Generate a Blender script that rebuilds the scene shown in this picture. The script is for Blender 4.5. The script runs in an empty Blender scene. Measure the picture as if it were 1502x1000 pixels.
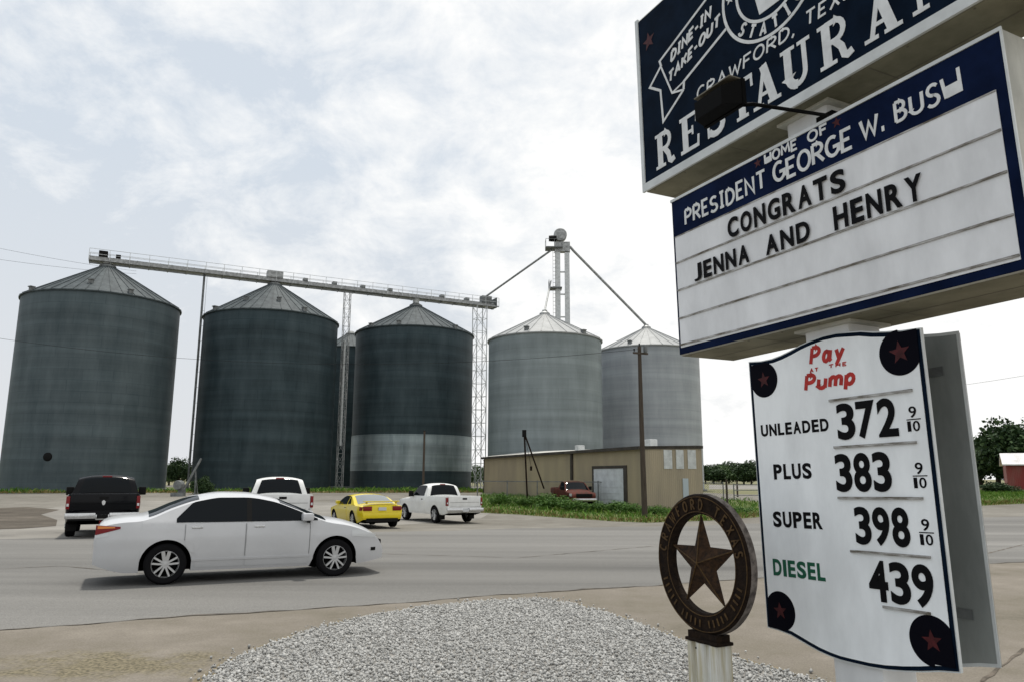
import bpy, bmesh, math, random
import numpy as np
from mathutils import Vector, Matrix
random.seed(7); rng = np.random.default_rng(7)
S = bpy.context.scene
R_ = math.radians

# ------------------------------------------------------------------ camera, sky, sun, exposure
CH = 1.75                                   # eye height
F_PX, PITCH, ROLL = 1102.75, 0.17891, 0.0042  # focal length in photo pixels (1502 wide)
cd = bpy.data.cameras.new('camera'); cam = bpy.data.objects.new('camera', cd)
S.collection.objects.link(cam); S.camera = cam
cd.sensor_width = 36; cd.lens = 36 * F_PX / 1502; cd.clip_start = .05; cd.clip_end = 9000
_c, _s = math.cos(ROLL), math.sin(ROLL)
R0 = np.array([1., 0, 0]); U0 = np.array([0, -math.sin(PITCH), math.cos(PITCH)]); FW = np.array([0, math.cos(PITCH), math.sin(PITCH)])
CR = _c * R0 + _s * U0; CU = -_s * R0 + _c * U0
M = Matrix.Identity(4)
for i in range(3):
    M[i][0] = CR[i]; M[i][1] = CU[i]; M[i][2] = -FW[i]
M[2][3] = CH
cam.matrix_world = M

SUN_EL, SUN_AZ = R_(74), R_(4)             # azimuth from +Y towards +X
world = bpy.data.worlds.new('World'); S.world = world; world.use_nodes = True
wn = world.node_tree.nodes; wl = world.node_tree.links; wn.clear()
wo = wn.new('ShaderNodeOutputWorld'); bg = wn.new('ShaderNodeBackground'); bg.inputs[1].default_value = .10
sky = wn.new('ShaderNodeTexSky'); sky.sky_type = 'NISHITA'; sky.sun_disc = False
sky.sun_elevation = SUN_EL; sky.sun_rotation = SUN_AZ; sky.dust_density = 3; sky.air_density = 1.2
tc = wn.new('ShaderNodeTexCoord'); sx = wn.new('ShaderNodeSeparateXYZ'); wl.new(tc.outputs['Generated'], sx.inputs[0])
def wmath(op, a, b=None, c=None):
    n = wn.new('ShaderNodeMath'); n.operation = op
    for k, v in enumerate((a, b, c)):
        if v is None: continue
        if isinstance(v, (int, float)): n.inputs[k].default_value = v
        else: wl.new(v, n.inputs[k])
    return n.outputs[0]
zz = wmath('ADD', wmath('MAXIMUM', sx.outputs[2], 0.0), .45)
cx = wmath('DIVIDE', sx.outputs[0], zz); cy = wmath('DIVIDE', sx.outputs[1], zz)
cv = wn.new('ShaderNodeCombineXYZ'); wl.new(cx, cv.inputs[0]); wl.new(cy, cv.inputs[1])
def wnoise(scale, detail, rough, off):
    mp = wn.new('ShaderNodeMapping'); mp.inputs['Location'].default_value = off; wl.new(cv.outputs[0], mp.inputs[0])
    n = wn.new('ShaderNodeTexNoise'); n.inputs['Scale'].default_value = scale; n.inputs['Detail'].default_value = detail
    n.inputs['Roughness'].default_value = rough; n.inputs['Distortion'].default_value = .25; wl.new(mp.outputs[0], n.inputs['Vector'])
    return n.outputs[0]
n1 = wnoise(1.1, 3, .45, (3.1, 1.7, 0)); n2 = wnoise(6.5, 11, .64, (0.4, 5.2, 0))
# more open (blue) sky towards the left of the view, thick cloud to the right
bias = wmath('MULTIPLY_ADD', cx, .30, .06)
m = wmath('ADD', wmath('MULTIPLY', n1, .72), wmath('MULTIPLY', n2, 1.15)); m = wmath('SUBTRACT', m, .33); m = wmath('ADD', m, bias)
cr = wn.new('ShaderNodeValToRGB'); wl.new(m, cr.inputs[0])
cr.color_ramp.elements[0].position = .43; cr.color_ramp.elements[0].color = (.0, .0, .0, 1)
cr.color_ramp.elements[1].position = .78; cr.color_ramp.elements[1].color = (1, 1, 1, 1)
lowhaze = wmath('SUBTRACT', 1.0, wmath('MULTIPLY', sx.outputs[2], 2.6)); lowhaze = wmath('MAXIMUM', lowhaze, 0.0)
# veil of thin cloud over the blue
veil = wn.new('ShaderNodeMix'); veil.data_type = 'RGBA'; veil.inputs[0].default_value = .86
wl.new(sky.outputs[0], veil.inputs[6]); veil.inputs[7].default_value = (7.15, 7.8, 8.5, 1)
hz = wn.new('ShaderNodeMix'); hz.data_type = 'RGBA'; wl.new(lowhaze, hz.inputs[0]); wl.new(veil.outputs[2], hz.inputs[6]); hz.inputs[7].default_value = (7.6, 7.75, 8.0, 1)
mx = wn.new('ShaderNodeMix'); mx.data_type = 'RGBA'; wl.new(cr.outputs[0], mx.inputs[0]); wl.new(hz.outputs[2], mx.inputs[6]); mx.inputs[7].default_value = (10.3, 10.3, 10.2, 1)
wl.new(mx.outputs[2], bg.inputs[0]); wl.new(bg.outputs[0], wo.inputs[0])

sd = bpy.data.lights.new('sun', 'SUN'); sun = bpy.data.objects.new('sun', sd); S.collection.objects.link(sun)
sd.energy = 3.2; sd.angle = R_(3); sd.color = (1, .95, .87)
sv = Vector((math.sin(SUN_AZ) * math.cos(SUN_EL), math.cos(SUN_AZ) * math.cos(SUN_EL), math.sin(SUN_EL)))
sun.rotation_euler = sv.to_track_quat('Z', 'Y').to_euler(); sun.location = (20, 30, 60)
S.view_settings.view_transform = 'Standard'; S.view_settings.look = 'None'; S.view_settings.exposure = 0; S.view_settings.gamma = 1

# ------------------------------------------------------------------ where a photo pixel lies in the place
def ray(u, v): return FW + CR * (u - 751) / F_PX + CU * (500 - v) / F_PX
def atY(u, v, Y):
    d = ray(u, v); return np.array([0, 0, CH]) + d * (Y / d[1])
GK = ([-60, 13, 17, 25, 34, 42, 50, 60, 72, 85, 6000], [0, 0, -.04, -.17, -.33, -.36, -.30, -.05, .18, .2, .2])
def g(y): return float(np.interp(y, *GK))
def G(u, v):
    d = ray(u, v); z = 0.
    for _ in range(30):
        t = (z - CH) / d[2]; z = .6 * z + .4 * g(d[1] * t)
    return np.array([d[0] * t, d[1] * t, z])

# ------------------------------------------------------------------ mesh building
def link(o, parent=None):
    S.collection.objects.link(o)
    if parent is not None: o.parent = parent
    return o
def tag(o, label=None, cat=None, group=None, kind=None):
    for k, v in (('label', label), ('category', cat), ('group', group), ('kind', kind)):
        if v: o[k] = v
    return o
def empty(name, loc, label, cat, group=None, rot=None, mat=None):
    o = bpy.data.objects.new(name, None); link(o); o.empty_display_size = .3
    if mat is not None: o.matrix_world = mat
    else:
        o.location = loc
        if rot is not None: o.rotation_euler = rot
    return tag(o, label, cat, group)
class MB:
    def __init__(s): s.v = []; s.f = []
    def add(s, vs, fs):
        b = len(s.v); s.v.extend([tuple(map(float, p)) for p in vs]); s.f.extend([[i + b for i in f] for f in fs]); return s
    def box(s, x0, x1, y0, y1, z0, z1, mtx=None):
        vs = [(x, y, z) for z in (z0, z1) for (x, y) in ((x0, y0), (x1, y0), (x1, y1), (x0, y1))]
        if mtx is not None: vs = [tuple(mtx @ Vector(p)) for p in vs]
        return s.add(vs, [(3, 2, 1, 0), (4, 5, 6, 7), (0, 1, 5, 4), (1, 2, 6, 5), (2, 3, 7, 6), (3, 0, 4, 7)])
    def rbox(s, x0, x1, y0, y1, z0, z1, r=.02):
        # box with chamfered edges
        bm = bmesh.new(); bmesh.ops.create_cube(bm, size=1)
        for v in bm.verts: v.co = Vector(((x0 + x1) / 2 + v.co.x * (x1 - x0), (y0 + y1) / 2 + v.co.y * (y1 - y0), (z0 + z1) / 2 + v.co.z * (z1 - z0)))
        bmesh.ops.bevel(bm, geom=bm.edges[:], offset=r, segments=2, affect='EDGES', profile=.6)
        bm.verts.index_update(); s.add([v.co[:] for v in bm.verts], [[v.index for v in f.verts] for f in bm.faces]); bm.free(); return s
    def beam(s, a, b, w, h=None):
        # rectangular bar from a to b
        h = h or w; a = Vector(a); b = Vector(b); d = (b - a).normalized()
        up = Vector((0, 0, 1)) if abs(d.z) < .95 else Vector((0, 1, 0))
        x = d.cross(up).normalized() * w / 2; y = d.cross(x).normalized() * h / 2
        vs = [p + i * x + j * y for p in (a, b) for (i, j) in ((-1, -1), (1, -1), (1, 1), (-1, 1))]
        return s.add(vs, [(0, 1, 2, 3), (7, 6, 5, 4), (0, 4, 5, 1), (1, 5, 6, 2), (2, 6, 7, 3), (3, 7, 4, 0)])
    def tube(s, pts, r, n=8, r2=None, cap=True):
        pts = [Vector(p) for p in pts]; rs = [r + ((r2 if r2 is not None else r) - r) * i / (len(pts) - 1) for i in range(len(pts))]
        vs = []; fs = []
        d0 = (pts[1] - pts[0]).normalized(); up = Vector((0, 0, 1)) if abs(d0.z) < .9 else Vector((0, 1, 0))
        for i, p in enumerate(pts):
            d = (pts[min(i + 1, len(pts) - 1)] - pts[max(i - 1, 0)]).normalized()
            x = d.cross(up).normalized(); y = d.cross(x)
            for k in range(n):
                a = 2 * math.pi * k / n; vs.append(p + rs[i] * (x * math.cos(a) + y * math.sin(a)))
        for i in range(len(pts) - 1):
            for k in range(n):
                k2 = (k + 1) % n; fs.append((i * n + k, i * n + k2, i * n + n + k2, i * n + n + k))
        if cap: fs.append(tuple(range(n))); fs.append(tuple(reversed(range((len(pts) - 1) * n, len(pts) * n))))
        return s.add(vs, fs)
    def lathe(s, prof, n=32, axis='Z', c=(0, 0, 0), a0=0, a1=2 * math.pi):
        full = abs(a1 - a0 - 2 * math.pi) < 1e-6; m = n if full else n + 1; vs = []; fs = []
        for k in range(m):
            a = a0 + (a1 - a0) * k / n
            for (r, h) in prof:
                x, y = r * math.cos(a), r * math.sin(a)
                p = (x, y, h) if axis == 'Z' else ((x, h, y) if axis == 'Y' else (h, x, y))
                vs.append((p[0] + c[0], p[1] + c[1], p[2] + c[2]))
        L = len(prof)
        for k in range(n):
            k2 = (k + 1) % m
            for i in range(L - 1):
                fs.append((k * L + i, k2 * L + i, k2 * L + i + 1, k * L + i + 1))
        return s.add(vs, fs)
    def prism(s, poly, y0, y1):
        # polygon in x/z extruded from y0 to y1
        n = len(poly); vs = [(x, y0, z) for x, z in poly] + [(x, y1, z) for x, z in poly]
        fs = [tuple(range(n)), tuple(range(2 * n - 1, n - 1, -1))] + [(i, i + n, (i + 1) % n + n, (i + 1) % n) for i in range(n)]
        return s.add(vs, fs)
    def ribbon(s, pts, w, y0, y1, closed=False):
        # flat stroke in the x/z plane, front at y0
        P = [np.array(p, float) for p in pts]; n = len(P); L = []; Rr = []
        for i in range(n):
            a = P[i - 1] if (i > 0 or closed) else None; b = P[(i + 1) % n] if (i < n - 1 or closed) else None
            d1 = (P[i] - a) if a is not None else (b - P[i]); d2 = (b - P[i]) if b is not None else d1
            d1 = d1 / (np.linalg.norm(d1) + 1e-9); d2 = d2 / (np.linalg.norm(d2) + 1e-9)
            n1_ = np.array([-d1[1], d1[0]]); n2_ = np.array([-d2[1], d2[0]]); mt = n1_ + n2_; ln = np.linalg.norm(mt)
            mt = n1_ if ln < .3 else mt / ln; k = min(1 / max(mt @ n1_, .5), 2)
            L.append(P[i] + mt * w / 2 * k); Rr.append(P[i] - mt * w / 2 * k)
        m = n if closed else n - 1; vs = []
        for q in (L, Rr):
            for y in (y0, y1): vs += [(p[0], y, p[1]) for p in q]
        fs = []
        for i in range(m):
            j = (i + 1) % n
            fs += [(i, 2 * n + i, 2 * n + j, j), (n + i, i, j, n + j), (2 * n + i, 3 * n + i, 3 * n + j, 2 * n + j)]
        if not closed: fs += [(0, n, 3 * n, 2 * n), (n - 1, 3 * n - 1, 4 * n - 1, 2 * n - 1)[::-1]]
        return s.add(vs, fs)
    def build(s, name, mat, parent=None, smooth=None, fix=False):
        me = bpy.data.meshes.new(name); me.from_pydata(s.v, [], s.f)
        if fix:
            bm = bmesh.new(); bm.from_mesh(me); bmesh.ops.recalc_face_normals(bm, faces=bm.faces); bm.to_mesh(me); bm.free()
        if mat is not None: me.materials.append(mat)
        if smooth:
            me.shade_smooth(); me.set_sharp_from_angle(angle=R_(smooth))
        o = bpy.data.objects.new(name, me); return link(o, parent)

# ------------------------------------------------------------------ materials
def mat(name, col, rough=.6, metal=0., var=.0, vs=4., col2=None, bump=0., bs=30., coat=0., detail=6, streak=None, spec=None):
    m = bpy.data.materials.new(name); m.use_nodes = True; nt = m.node_tree; n = nt.nodes; l = nt.links
    b = n['Principled BSDF']; b.inputs['Roughness'].default_value = rough; b.inputs['Metallic'].default_value = metal
    if coat: b.inputs['Coat Weight'].default_value = coat; b.inputs['Coat Roughness'].default_value = .08
    b.inputs['Specular IOR Level'].default_value = .22 if spec is None else spec
    b.inputs['Base Color'].default_value = (*col, 1)
    t = n.new('ShaderNodeTexCoord')
    if var or col2:
        mp = n.new('ShaderNodeMapping'); l.new(t.outputs['Object'], mp.inputs[0])
        if streak: mp.inputs['Scale'].default_value = streak
        nz = n.new('ShaderNodeTexNoise'); nz.inputs['Scale'].default_value = vs; nz.inputs['Detail'].default_value = detail; nz.inputs['Roughness'].default_value = .62
        l.new(mp.outputs[0], nz.inputs['Vector'])
        rp = n.new('ShaderNodeValToRGB'); l.new(nz.outputs[0], rp.inputs[0])
        c2 = col2 or tuple(c * (1 - var) for c in col); c1 = tuple(min(1, c * (1 + var)) for c in col) if not col2 else col
        rp.color_ramp.elements[0].position = .36; rp.color_ramp.elements[0].color = (*c2, 1)
        rp.color_ramp.elements[1].position = .64; rp.color_ramp.elements[1].color = (*c1, 1)
        l.new(rp.outputs[0], b.inputs['Base Color'])
    if bump:
        n3 = n.new('ShaderNodeTexNoise'); n3.inputs['Scale'].default_value = bs; n3.inputs['Detail'].default_value = 5; l.new(t.outputs['Object'], n3.inputs['Vector'])
        bp = n.new('ShaderNodeBump'); bp.inputs['Strength'].default_value = bump; bp.inputs['Distance'].default_value = .02
        l.new(n3.outputs[0], bp.inputs['Height']); l.new(bp.outputs[0], b.inputs['Normal'])
    return m
def ground_mat(name, cols, rough=.9, big=.12, mid=1.2, fine=35., bump=.4, contrast=(.3, .7), speck=.25, stretch=(1, 1, 1), rot=0.):
    # broad patches + mid stains + fine grain, all from world position
    m = bpy.data.materials.new(name); m.use_nodes = True; nt = m.node_tree; n = nt.nodes; l = nt.links; b = n['Principled BSDF']
    b.inputs['Roughness'].default_value = rough; b.inputs['Specular IOR Level'].default_value = .25
    t = n.new('ShaderNodeTexCoord'); mp = n.new('ShaderNodeMapping'); mp.inputs['Rotation'].default_value = (0, 0, rot); mp.inputs['Scale'].default_value = stretch; l.new(t.outputs['Object'], mp.inputs[0])
    def nz(sc, de, ro=.6, src=None):
        q = n.new('ShaderNodeTexNoise'); q.inputs['Scale'].default_value = sc; q.inputs['Detail'].default_value = de; q.inputs['Roughness'].default_value = ro
        l.new(src or mp.outputs[0], q.inputs['Vector']); return q.outputs[0]
    a = nz(big, 4); c = nz(mid, 6, .65); d = nz(fine, 4, .7, t.outputs['Object'])
    ad = n.new('ShaderNodeMath'); ad.operation = 'MULTIPLY_ADD'; l.new(a, ad.inputs[0]); ad.inputs[1].default_value = .6
    q = n.new('ShaderNodeMath'); q.operation = 'MULTIPLY'; l.new(c, q.inputs[0]); q.inputs[1].default_value = .4; l.new(q.outputs[0], ad.inputs[2])
    rp = n.new('ShaderNodeValToRGB'); l.new(ad.outputs[0], rp.inputs[0]); e = rp.color_ramp.elements
    e[0].position = contrast[0]; e[0].color = (*cols[0], 1); e[1].position = contrast[1]; e[1].color = (*cols[-1], 1)
    for k, cc in enumerate(cols[1:-1]):
        x = e.new(contrast[0] + (contrast[1] - contrast[0]) * (k + 1) / (len(cols) - 1)); x.color = (*cc, 1)
    mx = n.new('ShaderNodeMix'); mx.data_type = 'RGBA'; mx.blend_type = 'MULTIPLY'; mx.inputs[0].default_value = 1
    l.new(rp.outputs[0], mx.inputs[6])
    r2 = n.new('ShaderNodeValToRGB'); l.new(d, r2.inputs[0]); r2.color_ramp.elements[0].position = .3; r2.color_ramp.elements[1].position = .7
    r2.color_ramp.elements[0].color = (1 - speck,) * 3 + (1,); r2.color_ramp.elements[1].color = (1 + speck * .6,) * 3 + (1,)
    l.new(r2.outputs[0], mx.inputs[7]); l.new(mx.outputs[2], b.inputs['Base Color'])
    bp = n.new('ShaderNodeBump'); bp.inputs['Strength'].default_value = bump; bp.inputs['Distance'].default_value = .01
    l.new(d, bp.inputs['Height']); l.new(bp.outputs[0], b.inputs['Normal'])
    return m
def bin_mat(name, base, dark, light, rough=.5, metal=0., vstreak=.5, brightness_rows=.25, rb=.5):
    # corrugated galvanised sheets: rings of sheets, vertical seams, grime
    m = bpy.data.materials.new(name); m.use_nodes = True; nt = m.node_tree; n = nt.nodes; l = nt.links; b = n['Principled BSDF']
    b.inputs['Roughness'].default_value = rough; b.inputs['Metallic'].default_value = metal; b.inputs['Specular IOR Level'].default_value = .12
    t = n.new('ShaderNodeTexCoord'); s = n.new('ShaderNodeSeparateXYZ'); l.new(t.outputs['Object'], s.inputs[0])
    at = n.new('ShaderNodeMath'); at.operation = 'ARCTAN2'; l.new(s.outputs[1], at.inputs[0]); l.new(s.outputs[0], at.inputs[1])
    k = n.new('ShaderNodeMath'); k.operation = 'MULTIPLY'; l.new(at.outputs[0], k.inputs[0]); k.inputs[1].default_value = 7.8
    cb = n.new('ShaderNodeCombineXYZ'); l.new(k.outputs[0], cb.inputs[0]); l.new(s.outputs[2], cb.inputs[1])
    br = n.new('ShaderNodeTexBrick'); l.new(cb.outputs[0], br.inputs['Vector']); br.inputs['Scale'].default_value = 1
    br.inputs['Brick Width'].default_value = 2.72; br.inputs['Row Height'].default_value = 1.12; br.inputs['Mortar Size'].default_value = .04; br.inputs['Bias'].default_value = 0
    br.inputs['Color1'].default_value = (*[c * (1 - brightness_rows) for c in base], 1); br.inputs['Color2'].default_value = (*[c * (1 + brightness_rows) for c in base], 1); br.inputs['Mortar'].default_value = (*dark, 1)
    mp = n.new('ShaderNodeMapping'); mp.inputs['Scale'].default_value = (1, .22, 1); l.new(cb.outputs[0], mp.inputs[0])
    nz = n.new('ShaderNodeTexNoise'); nz.inputs['Scale'].default_value = .55; nz.inputs['Detail'].default_value = 8; nz.inputs['Roughness'].default_value = .65; l.new(mp.outputs[0], nz.inputs['Vector'])
    rp = n.new('ShaderNodeValToRGB'); l.new(nz.outputs[0], rp.inputs[0]); rp.color_ramp.elements[0].position = .35; rp.color_ramp.elements[1].position = .68
    rp.color_ramp.elements[0].color = (*dark, 1); rp.color_ramp.elements[1].color = (*light, 1)
    mx = n.new('ShaderNodeMix'); mx.data_type = 'RGBA'; mx.inputs[0].default_value = vstreak; l.new(br.outputs[0], mx.inputs[6]); l.new(rp.outputs[0], mx.inputs[7])
    # faint horizontal ring bands
    mp2 = n.new('ShaderNodeMapping'); mp2.inputs['Scale'].default_value = (.04, 1.1, 1); l.new(cb.outputs[0], mp2.inputs[0])
    n2_ = n.new('ShaderNodeTexNoise'); n2_.inputs['Scale'].default_value = 1.; n2_.inputs['Detail'].default_value = 5; l.new(mp2.outputs[0], n2_.inputs['Vector'])
    r2 = n.new('ShaderNodeValToRGB'); l.new(n2_.outputs[0], r2.inputs[0]); r2.color_ramp.elements[0].position = .35; r2.color_ramp.elements[1].position = .65
    r2.color_ramp.elements[0].color = (1 - rb * .5,) * 3 + (1,); r2.color_ramp.elements[1].color = (1 + rb * .25,) * 3 + (1,)
    m3 = n.new('ShaderNodeMix'); m3.data_type = 'RGBA'; m3.blend_type = 'MULTIPLY'; m3.inputs[0].default_value = 1; l.new(mx.outputs[2], m3.inputs[6]); l.new(r2.outputs[0], m3.inputs[7])
    l.new(m3.outputs[2], b.inputs['Base Color'])
    wv = n.new('ShaderNodeMath'); wv.operation = 'MULTIPLY'; l.new(s.outputs[2], wv.inputs[0]); wv.inputs[1].default_value = 2 * math.pi / .1
    sn = n.new('ShaderNodeMath'); sn.operation = 'SINE'; l.new(wv.outputs[0], sn.inputs[0])
    bp = n.new('ShaderNodeBump'); bp.inputs['Strength'].default_value = .35; bp.inputs['Distance'].default_value = .02; l.new(sn.outputs[0], bp.inputs['Height']); l.new(bp.outputs[0], b.inputs['Normal'])
    return m
def rib_mat(name, col, pitch=.3, rough=.6, var=.12, grime=(.2, .18, .15), axis=0):
    # ribbed sheet-metal wall
    m = bpy.data.materials.new(name); m.use_nodes = True; nt = m.node_tree; n = nt.nodes; l = nt.links; b = n['Principled BSDF']; b.inputs['Roughness'].default_value = rough
    t = n.new('ShaderNodeTexCoord'); s = n.new('ShaderNodeSeparateXYZ'); l.new(t.outputs['Object'], s.inputs[0])
    wv = n.new('ShaderNodeMath'); wv.operation = 'MULTIPLY'; l.new(s.outputs[axis], wv.inputs[0]); wv.inputs[1].default_value = 2 * math.pi / pitch
    sn = n.new('ShaderNodeMath'); sn.operation = 'SINE'; l.new(wv.outputs[0], sn.inputs[0])
    pw = n.new('ShaderNodeMath'); pw.operation = 'POWER'; ab = n.new('ShaderNodeMath'); ab.operation = 'ABSOLUTE'; l.new(sn.outputs[0], ab.inputs[0]); l.new(ab.outputs[0], pw.inputs[0]); pw.inputs[1].default_value = 6
    bp = n.new('ShaderNodeBump'); bp.inputs['Strength'].default_value = .6; bp.inputs['Distance'].default_value = .04; l.new(pw.outputs[0], bp.inputs['Height']); l.new(bp.outputs[0], b.inputs['Normal'])
    mp = n.new('ShaderNodeMapping'); mp.inputs['Scale'].default_value = (1, 1, .25); l.new(t.outputs['Object'], mp.inputs[0])
    nz = n.new('ShaderNodeTexNoise'); nz.inputs['Scale'].default_value = .9; nz.inputs['Detail'].default_value = 7; l.new(mp.outputs[0], nz.inputs['Vector'])
    rp = n.new('ShaderNodeValToRGB'); l.new(nz.outputs[0], rp.inputs[0]); rp.color_ramp.elements[0].position = .25; rp.color_ramp.elements[1].position = .62
    rp.color_ramp.elements[0].color = (*[c * .6 + gg * .4 for c, gg in zip(col, grime)], 1); rp.color_ramp.elements[1].color = (*[c * (1 + var * .5) for c in col], 1)
    l.new(rp.outputs[0], b.inputs['Base Color']); return m

MT = dict(
    white_paint=mat('white sign paint', (.72, .73, .73), .45, var=.10, vs=2.5, streak=(1, 1, .25)),
    shaded_soffit=mat('cabinet underside with dirt and painted shade', (.27, .26, .19), .7, col2=(.15, .145, .10), vs=2.2),  # shade under the cabinets mixed into the colour, along with dirt
    price_white=mat('bright white board face', (.86, .89, .90), .4, var=.09, vs=3.2, streak=(1, 1, .35)),
    cabinet=mat('aged white cabinet metal', (.48, .48, .43), .5, var=.22, vs=3, streak=(1, 1, .4)),
    panel_white=mat('milky sign panel', (.76, .775, .79), .4, var=.10, vs=3.2, streak=(1, 1, .4)),
    navy=mat('navy sign paint', (.004, .010, .022), .5, var=.3, vs=3, spec=.02),
    navy2=mat('blue header paint', (.005, .011, .038), .5, var=.3, vs=3, spec=.02),
    letter_white=mat('white lettering', (.70, .72, .72), .45, var=.10, vs=9),
    black=mat('black lettering', (.006, .006, .007), .5, spec=.05),
    red=mat('red sign paint', (.42, .028, .022), .45, var=.25, vs=20),
    dkred=mat('dull red star paint', (.055, .006, .008), .5, var=.4, vs=25),
    green=mat('green lettering', (.012, .10, .055), .45),
    alu=mat('bare aluminium sheet', (.30, .32, .31), .48, metal=.35, var=.22, vs=2.2, streak=(1, 1, .3)),
    grime=mat('dirty rail', (.50, .50, .49), .6, col2=(.10, .085, .06), vs=11, streak=(.7, 1, 3)),
    edge=mat('white trim edge', (.62, .65, .65), .4, var=.1, vs=4),
    disc=mat('blackish corner disc paint', (.0035, .0035, .007), .5, spec=.03),
    rust=mat('rusted iron', (.022, .014, .009), .85, spec=.08, col2=(.010, .007, .006), vs=22, bump=.5, bs=60),
    rust_hi=mat('worn raised iron', (.095, .055, .020), .6, spec=.15, col2=(.05, .03, .014), vs=30),
    star_rust=mat('rusted star iron', (.055, .030, .016), .7, spec=.1, col2=(.018, .012, .009), vs=26, bump=.4, bs=60),
    iron_edge=mat('weathered iron rim', (.20, .175, .155), .7, col2=(.06, .05, .045), vs=18),
    post_white=mat('white post paint with rust', (.72, .73, .70), .55, col2=(.42, .37, .22), vs=3.0, streak=(6, 6, .45)),
    blackmetal=mat('black lamp housing', (.004, .004, .004), .6, spec=.05),
    galv=mat('galvanised steel', (.30, .31, .31), .5, metal=.4, var=.3, vs=3),
    galv_dk=mat('dull galvanised steel', (.16, .17, .17), .6, metal=.2, var=.3, vs=3),
    galv_lt=mat('bright galvanised pipe', (.50, .52, .52), .45, metal=.2, var=.15, vs=3),
    wood=mat('weathered pole wood', (.085, .068, .052), .85, col2=(.045, .036, .028), vs=5, streak=(6, 6, .3), bump=.5, bs=20),
    tyre=mat('tyre rubber', (.008, .008, .009), .85, spec=.08),
    rim=mat('alloy rim', (.52, .53, .54), .32, metal=.7),
    chrome=mat('chrome bumper', (.55, .56, .57), .22, metal=.9, var=.1, vs=8),
    glass=mat('tinted car glass', (.003, .005, .007), .05, spec=.13),
    glass_lt=mat('pale reflecting rear glass', (.16, .18, .19), .12, spec=.8),
    trim=mat('black trim', (.008, .008, .008), .6, spec=.1),
    under=mat('dark underbody', (.005, .005, .005), .95, spec=.02),
    car_white=mat('white car paint', (.52, .53, .545), .28, coat=.5, var=.03, vs=2),
    truck_white=mat('white truck paint', (.68, .69, .68), .38, coat=.3, var=.07, vs=2.5),
    car_black=mat('black truck paint', (.003, .0035, .005), .25, coat=.12, spec=.1),
    car_yellow=mat('yellow car paint', (.68, .54, .012), .28, coat=.5, var=.05, vs=2),
    old_red=mat('faded red truck paint', (.105, .018, .012), .8, col2=(.05, .022, .014), vs=5),
    old_brown=mat('rusty brown roof', (.075, .045, .025), .85, col2=(.04, .025, .016), vs=5),
    tail=mat('red tail lamp lens', (.17, .006, .008), .3, coat=.1),
    amber=mat('amber lamp lens', (.62, .20, .035), .22, coat=.5),
    lens=mat('clear lamp lens', (.55, .57, .58), .12, coat=.8),
    plate=mat('licence plate', (.50, .52, .54), .5),
    bark=mat('bark', (.06, .047, .035), .9, var=.3, vs=6, bump=.5, bs=20),
)
def leaf_mat(name, c1, c2, c3):
    m = bpy.data.materials.new(name); m.use_nodes = True; nt = m.node_tree; n = nt.nodes; l = nt.links; b = n['Principled BSDF']; b.inputs['Roughness'].default_value = .65
    b.inputs['Specular IOR Level'].default_value = .25
    gi = n.new('ShaderNodeNewGeometry'); rp = n.new('ShaderNodeValToRGB'); l.new(gi.outputs['Random Per Island'], rp.inputs[0])
    e = rp.color_ramp.elements; e[0].color = (*c1, 1); e[1].color = (*c3, 1); x = e.new(.5); x.color = (*c2, 1)
    l.new(rp.outputs[0], b.inputs['Base Color']); return m
LEAF = leaf_mat('tree leaves', (.014, .034, .012), (.026, .055, .018), (.048, .085, .026))
LEAF2 = leaf_mat('lighter tree leaves', (.035, .070, .02), (.058, .105, .032), (.085, .14, .045))
GRASS = leaf_mat('green grass', (.045, .125, .010), (.08, .185, .016), (.15, .21, .035))
DRY = leaf_mat('dry grass', (.17, .13, .045), (.25, .20, .075), (.12, .13, .035))
STONE = leaf_mat('crushed limestone', (.25, .25, .24), (.34, .34, .328), (.46, .46, .445))
BIN_DK = bin_mat('old dark galvanised sheets', (.083, .108, .117), (.056, .078, .087), (.120, .148, .158), .55, .10, .6, .14, rb=.32)
BIN_DK2 = bin_mat('darkest galvanised sheets', (.042, .062, .070), (.024, .039, .046), (.070, .094, .104), .55, .10, .6, .18, rb=.42)
BIN_LT = bin_mat('grey galvanised sheets', (.225, .262, .27), (.18, .212, .218), (.285, .325, .335), .5, 0., .6, .08, rb=.3)
BIN_LT2 = bin_mat('pale galvanised sheets', (.335, .362, .385), (.28, .305, .328), (.41, .435, .455), .5, 0., .55, .06, rb=.25)
BAND = bin_mat('new bright galvanised sheets', (.28, .33, .345), (.15, .19, .20), (.40, .455, .47), .45, .5, .65, .18, rb=.4)
ROOF_DK = mat('grey bin roof sheets', (.085, .102, .108), .6, metal=0, spec=.12, col2=(.045, .056, .062), vs=1.3, streak=(1, 1, .3))
ROOF_LT = mat('pale bin roof sheets', (.36, .37, .37), .5, metal=.1, col2=(.29, .30, .30), vs=1.2)

# ------------------------------------------------------------------ the setting: ground, road, apron
def sheet(name, poly, dz, m, kind='structure', thick=0):
    # flat polygon draped on the ground profile
    bm = bmesh.new(); f = bm.faces.new([bm.verts.new((p[0], p[1], 0)) for p in poly])
    for k in GK[0][1:-1]:
        bmesh.ops.bisect_plane(bm, geom=bm.verts[:] + bm.edges[:] + bm.faces[:], plane_co=(0, k, 0), plane_no=(0, 1, 0))
    bmesh.ops.triangulate(bm, faces=bm.faces[:])
    for v in bm.verts: v.co.z = g(v.co.y) + dz
    bmesh.ops.recalc_face_normals(bm, faces=bm.faces[:])
    if sum(q.normal.z for q in bm.faces) < 0: bmesh.ops.reverse_faces(bm, faces=bm.faces[:])
    me = bpy.data.meshes.new(name); bm.to_mesh(me); bm.free(); me.materials.append(m)
    o = link(bpy.data.objects.new(name, me)); return tag(o, kind=kind)
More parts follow.
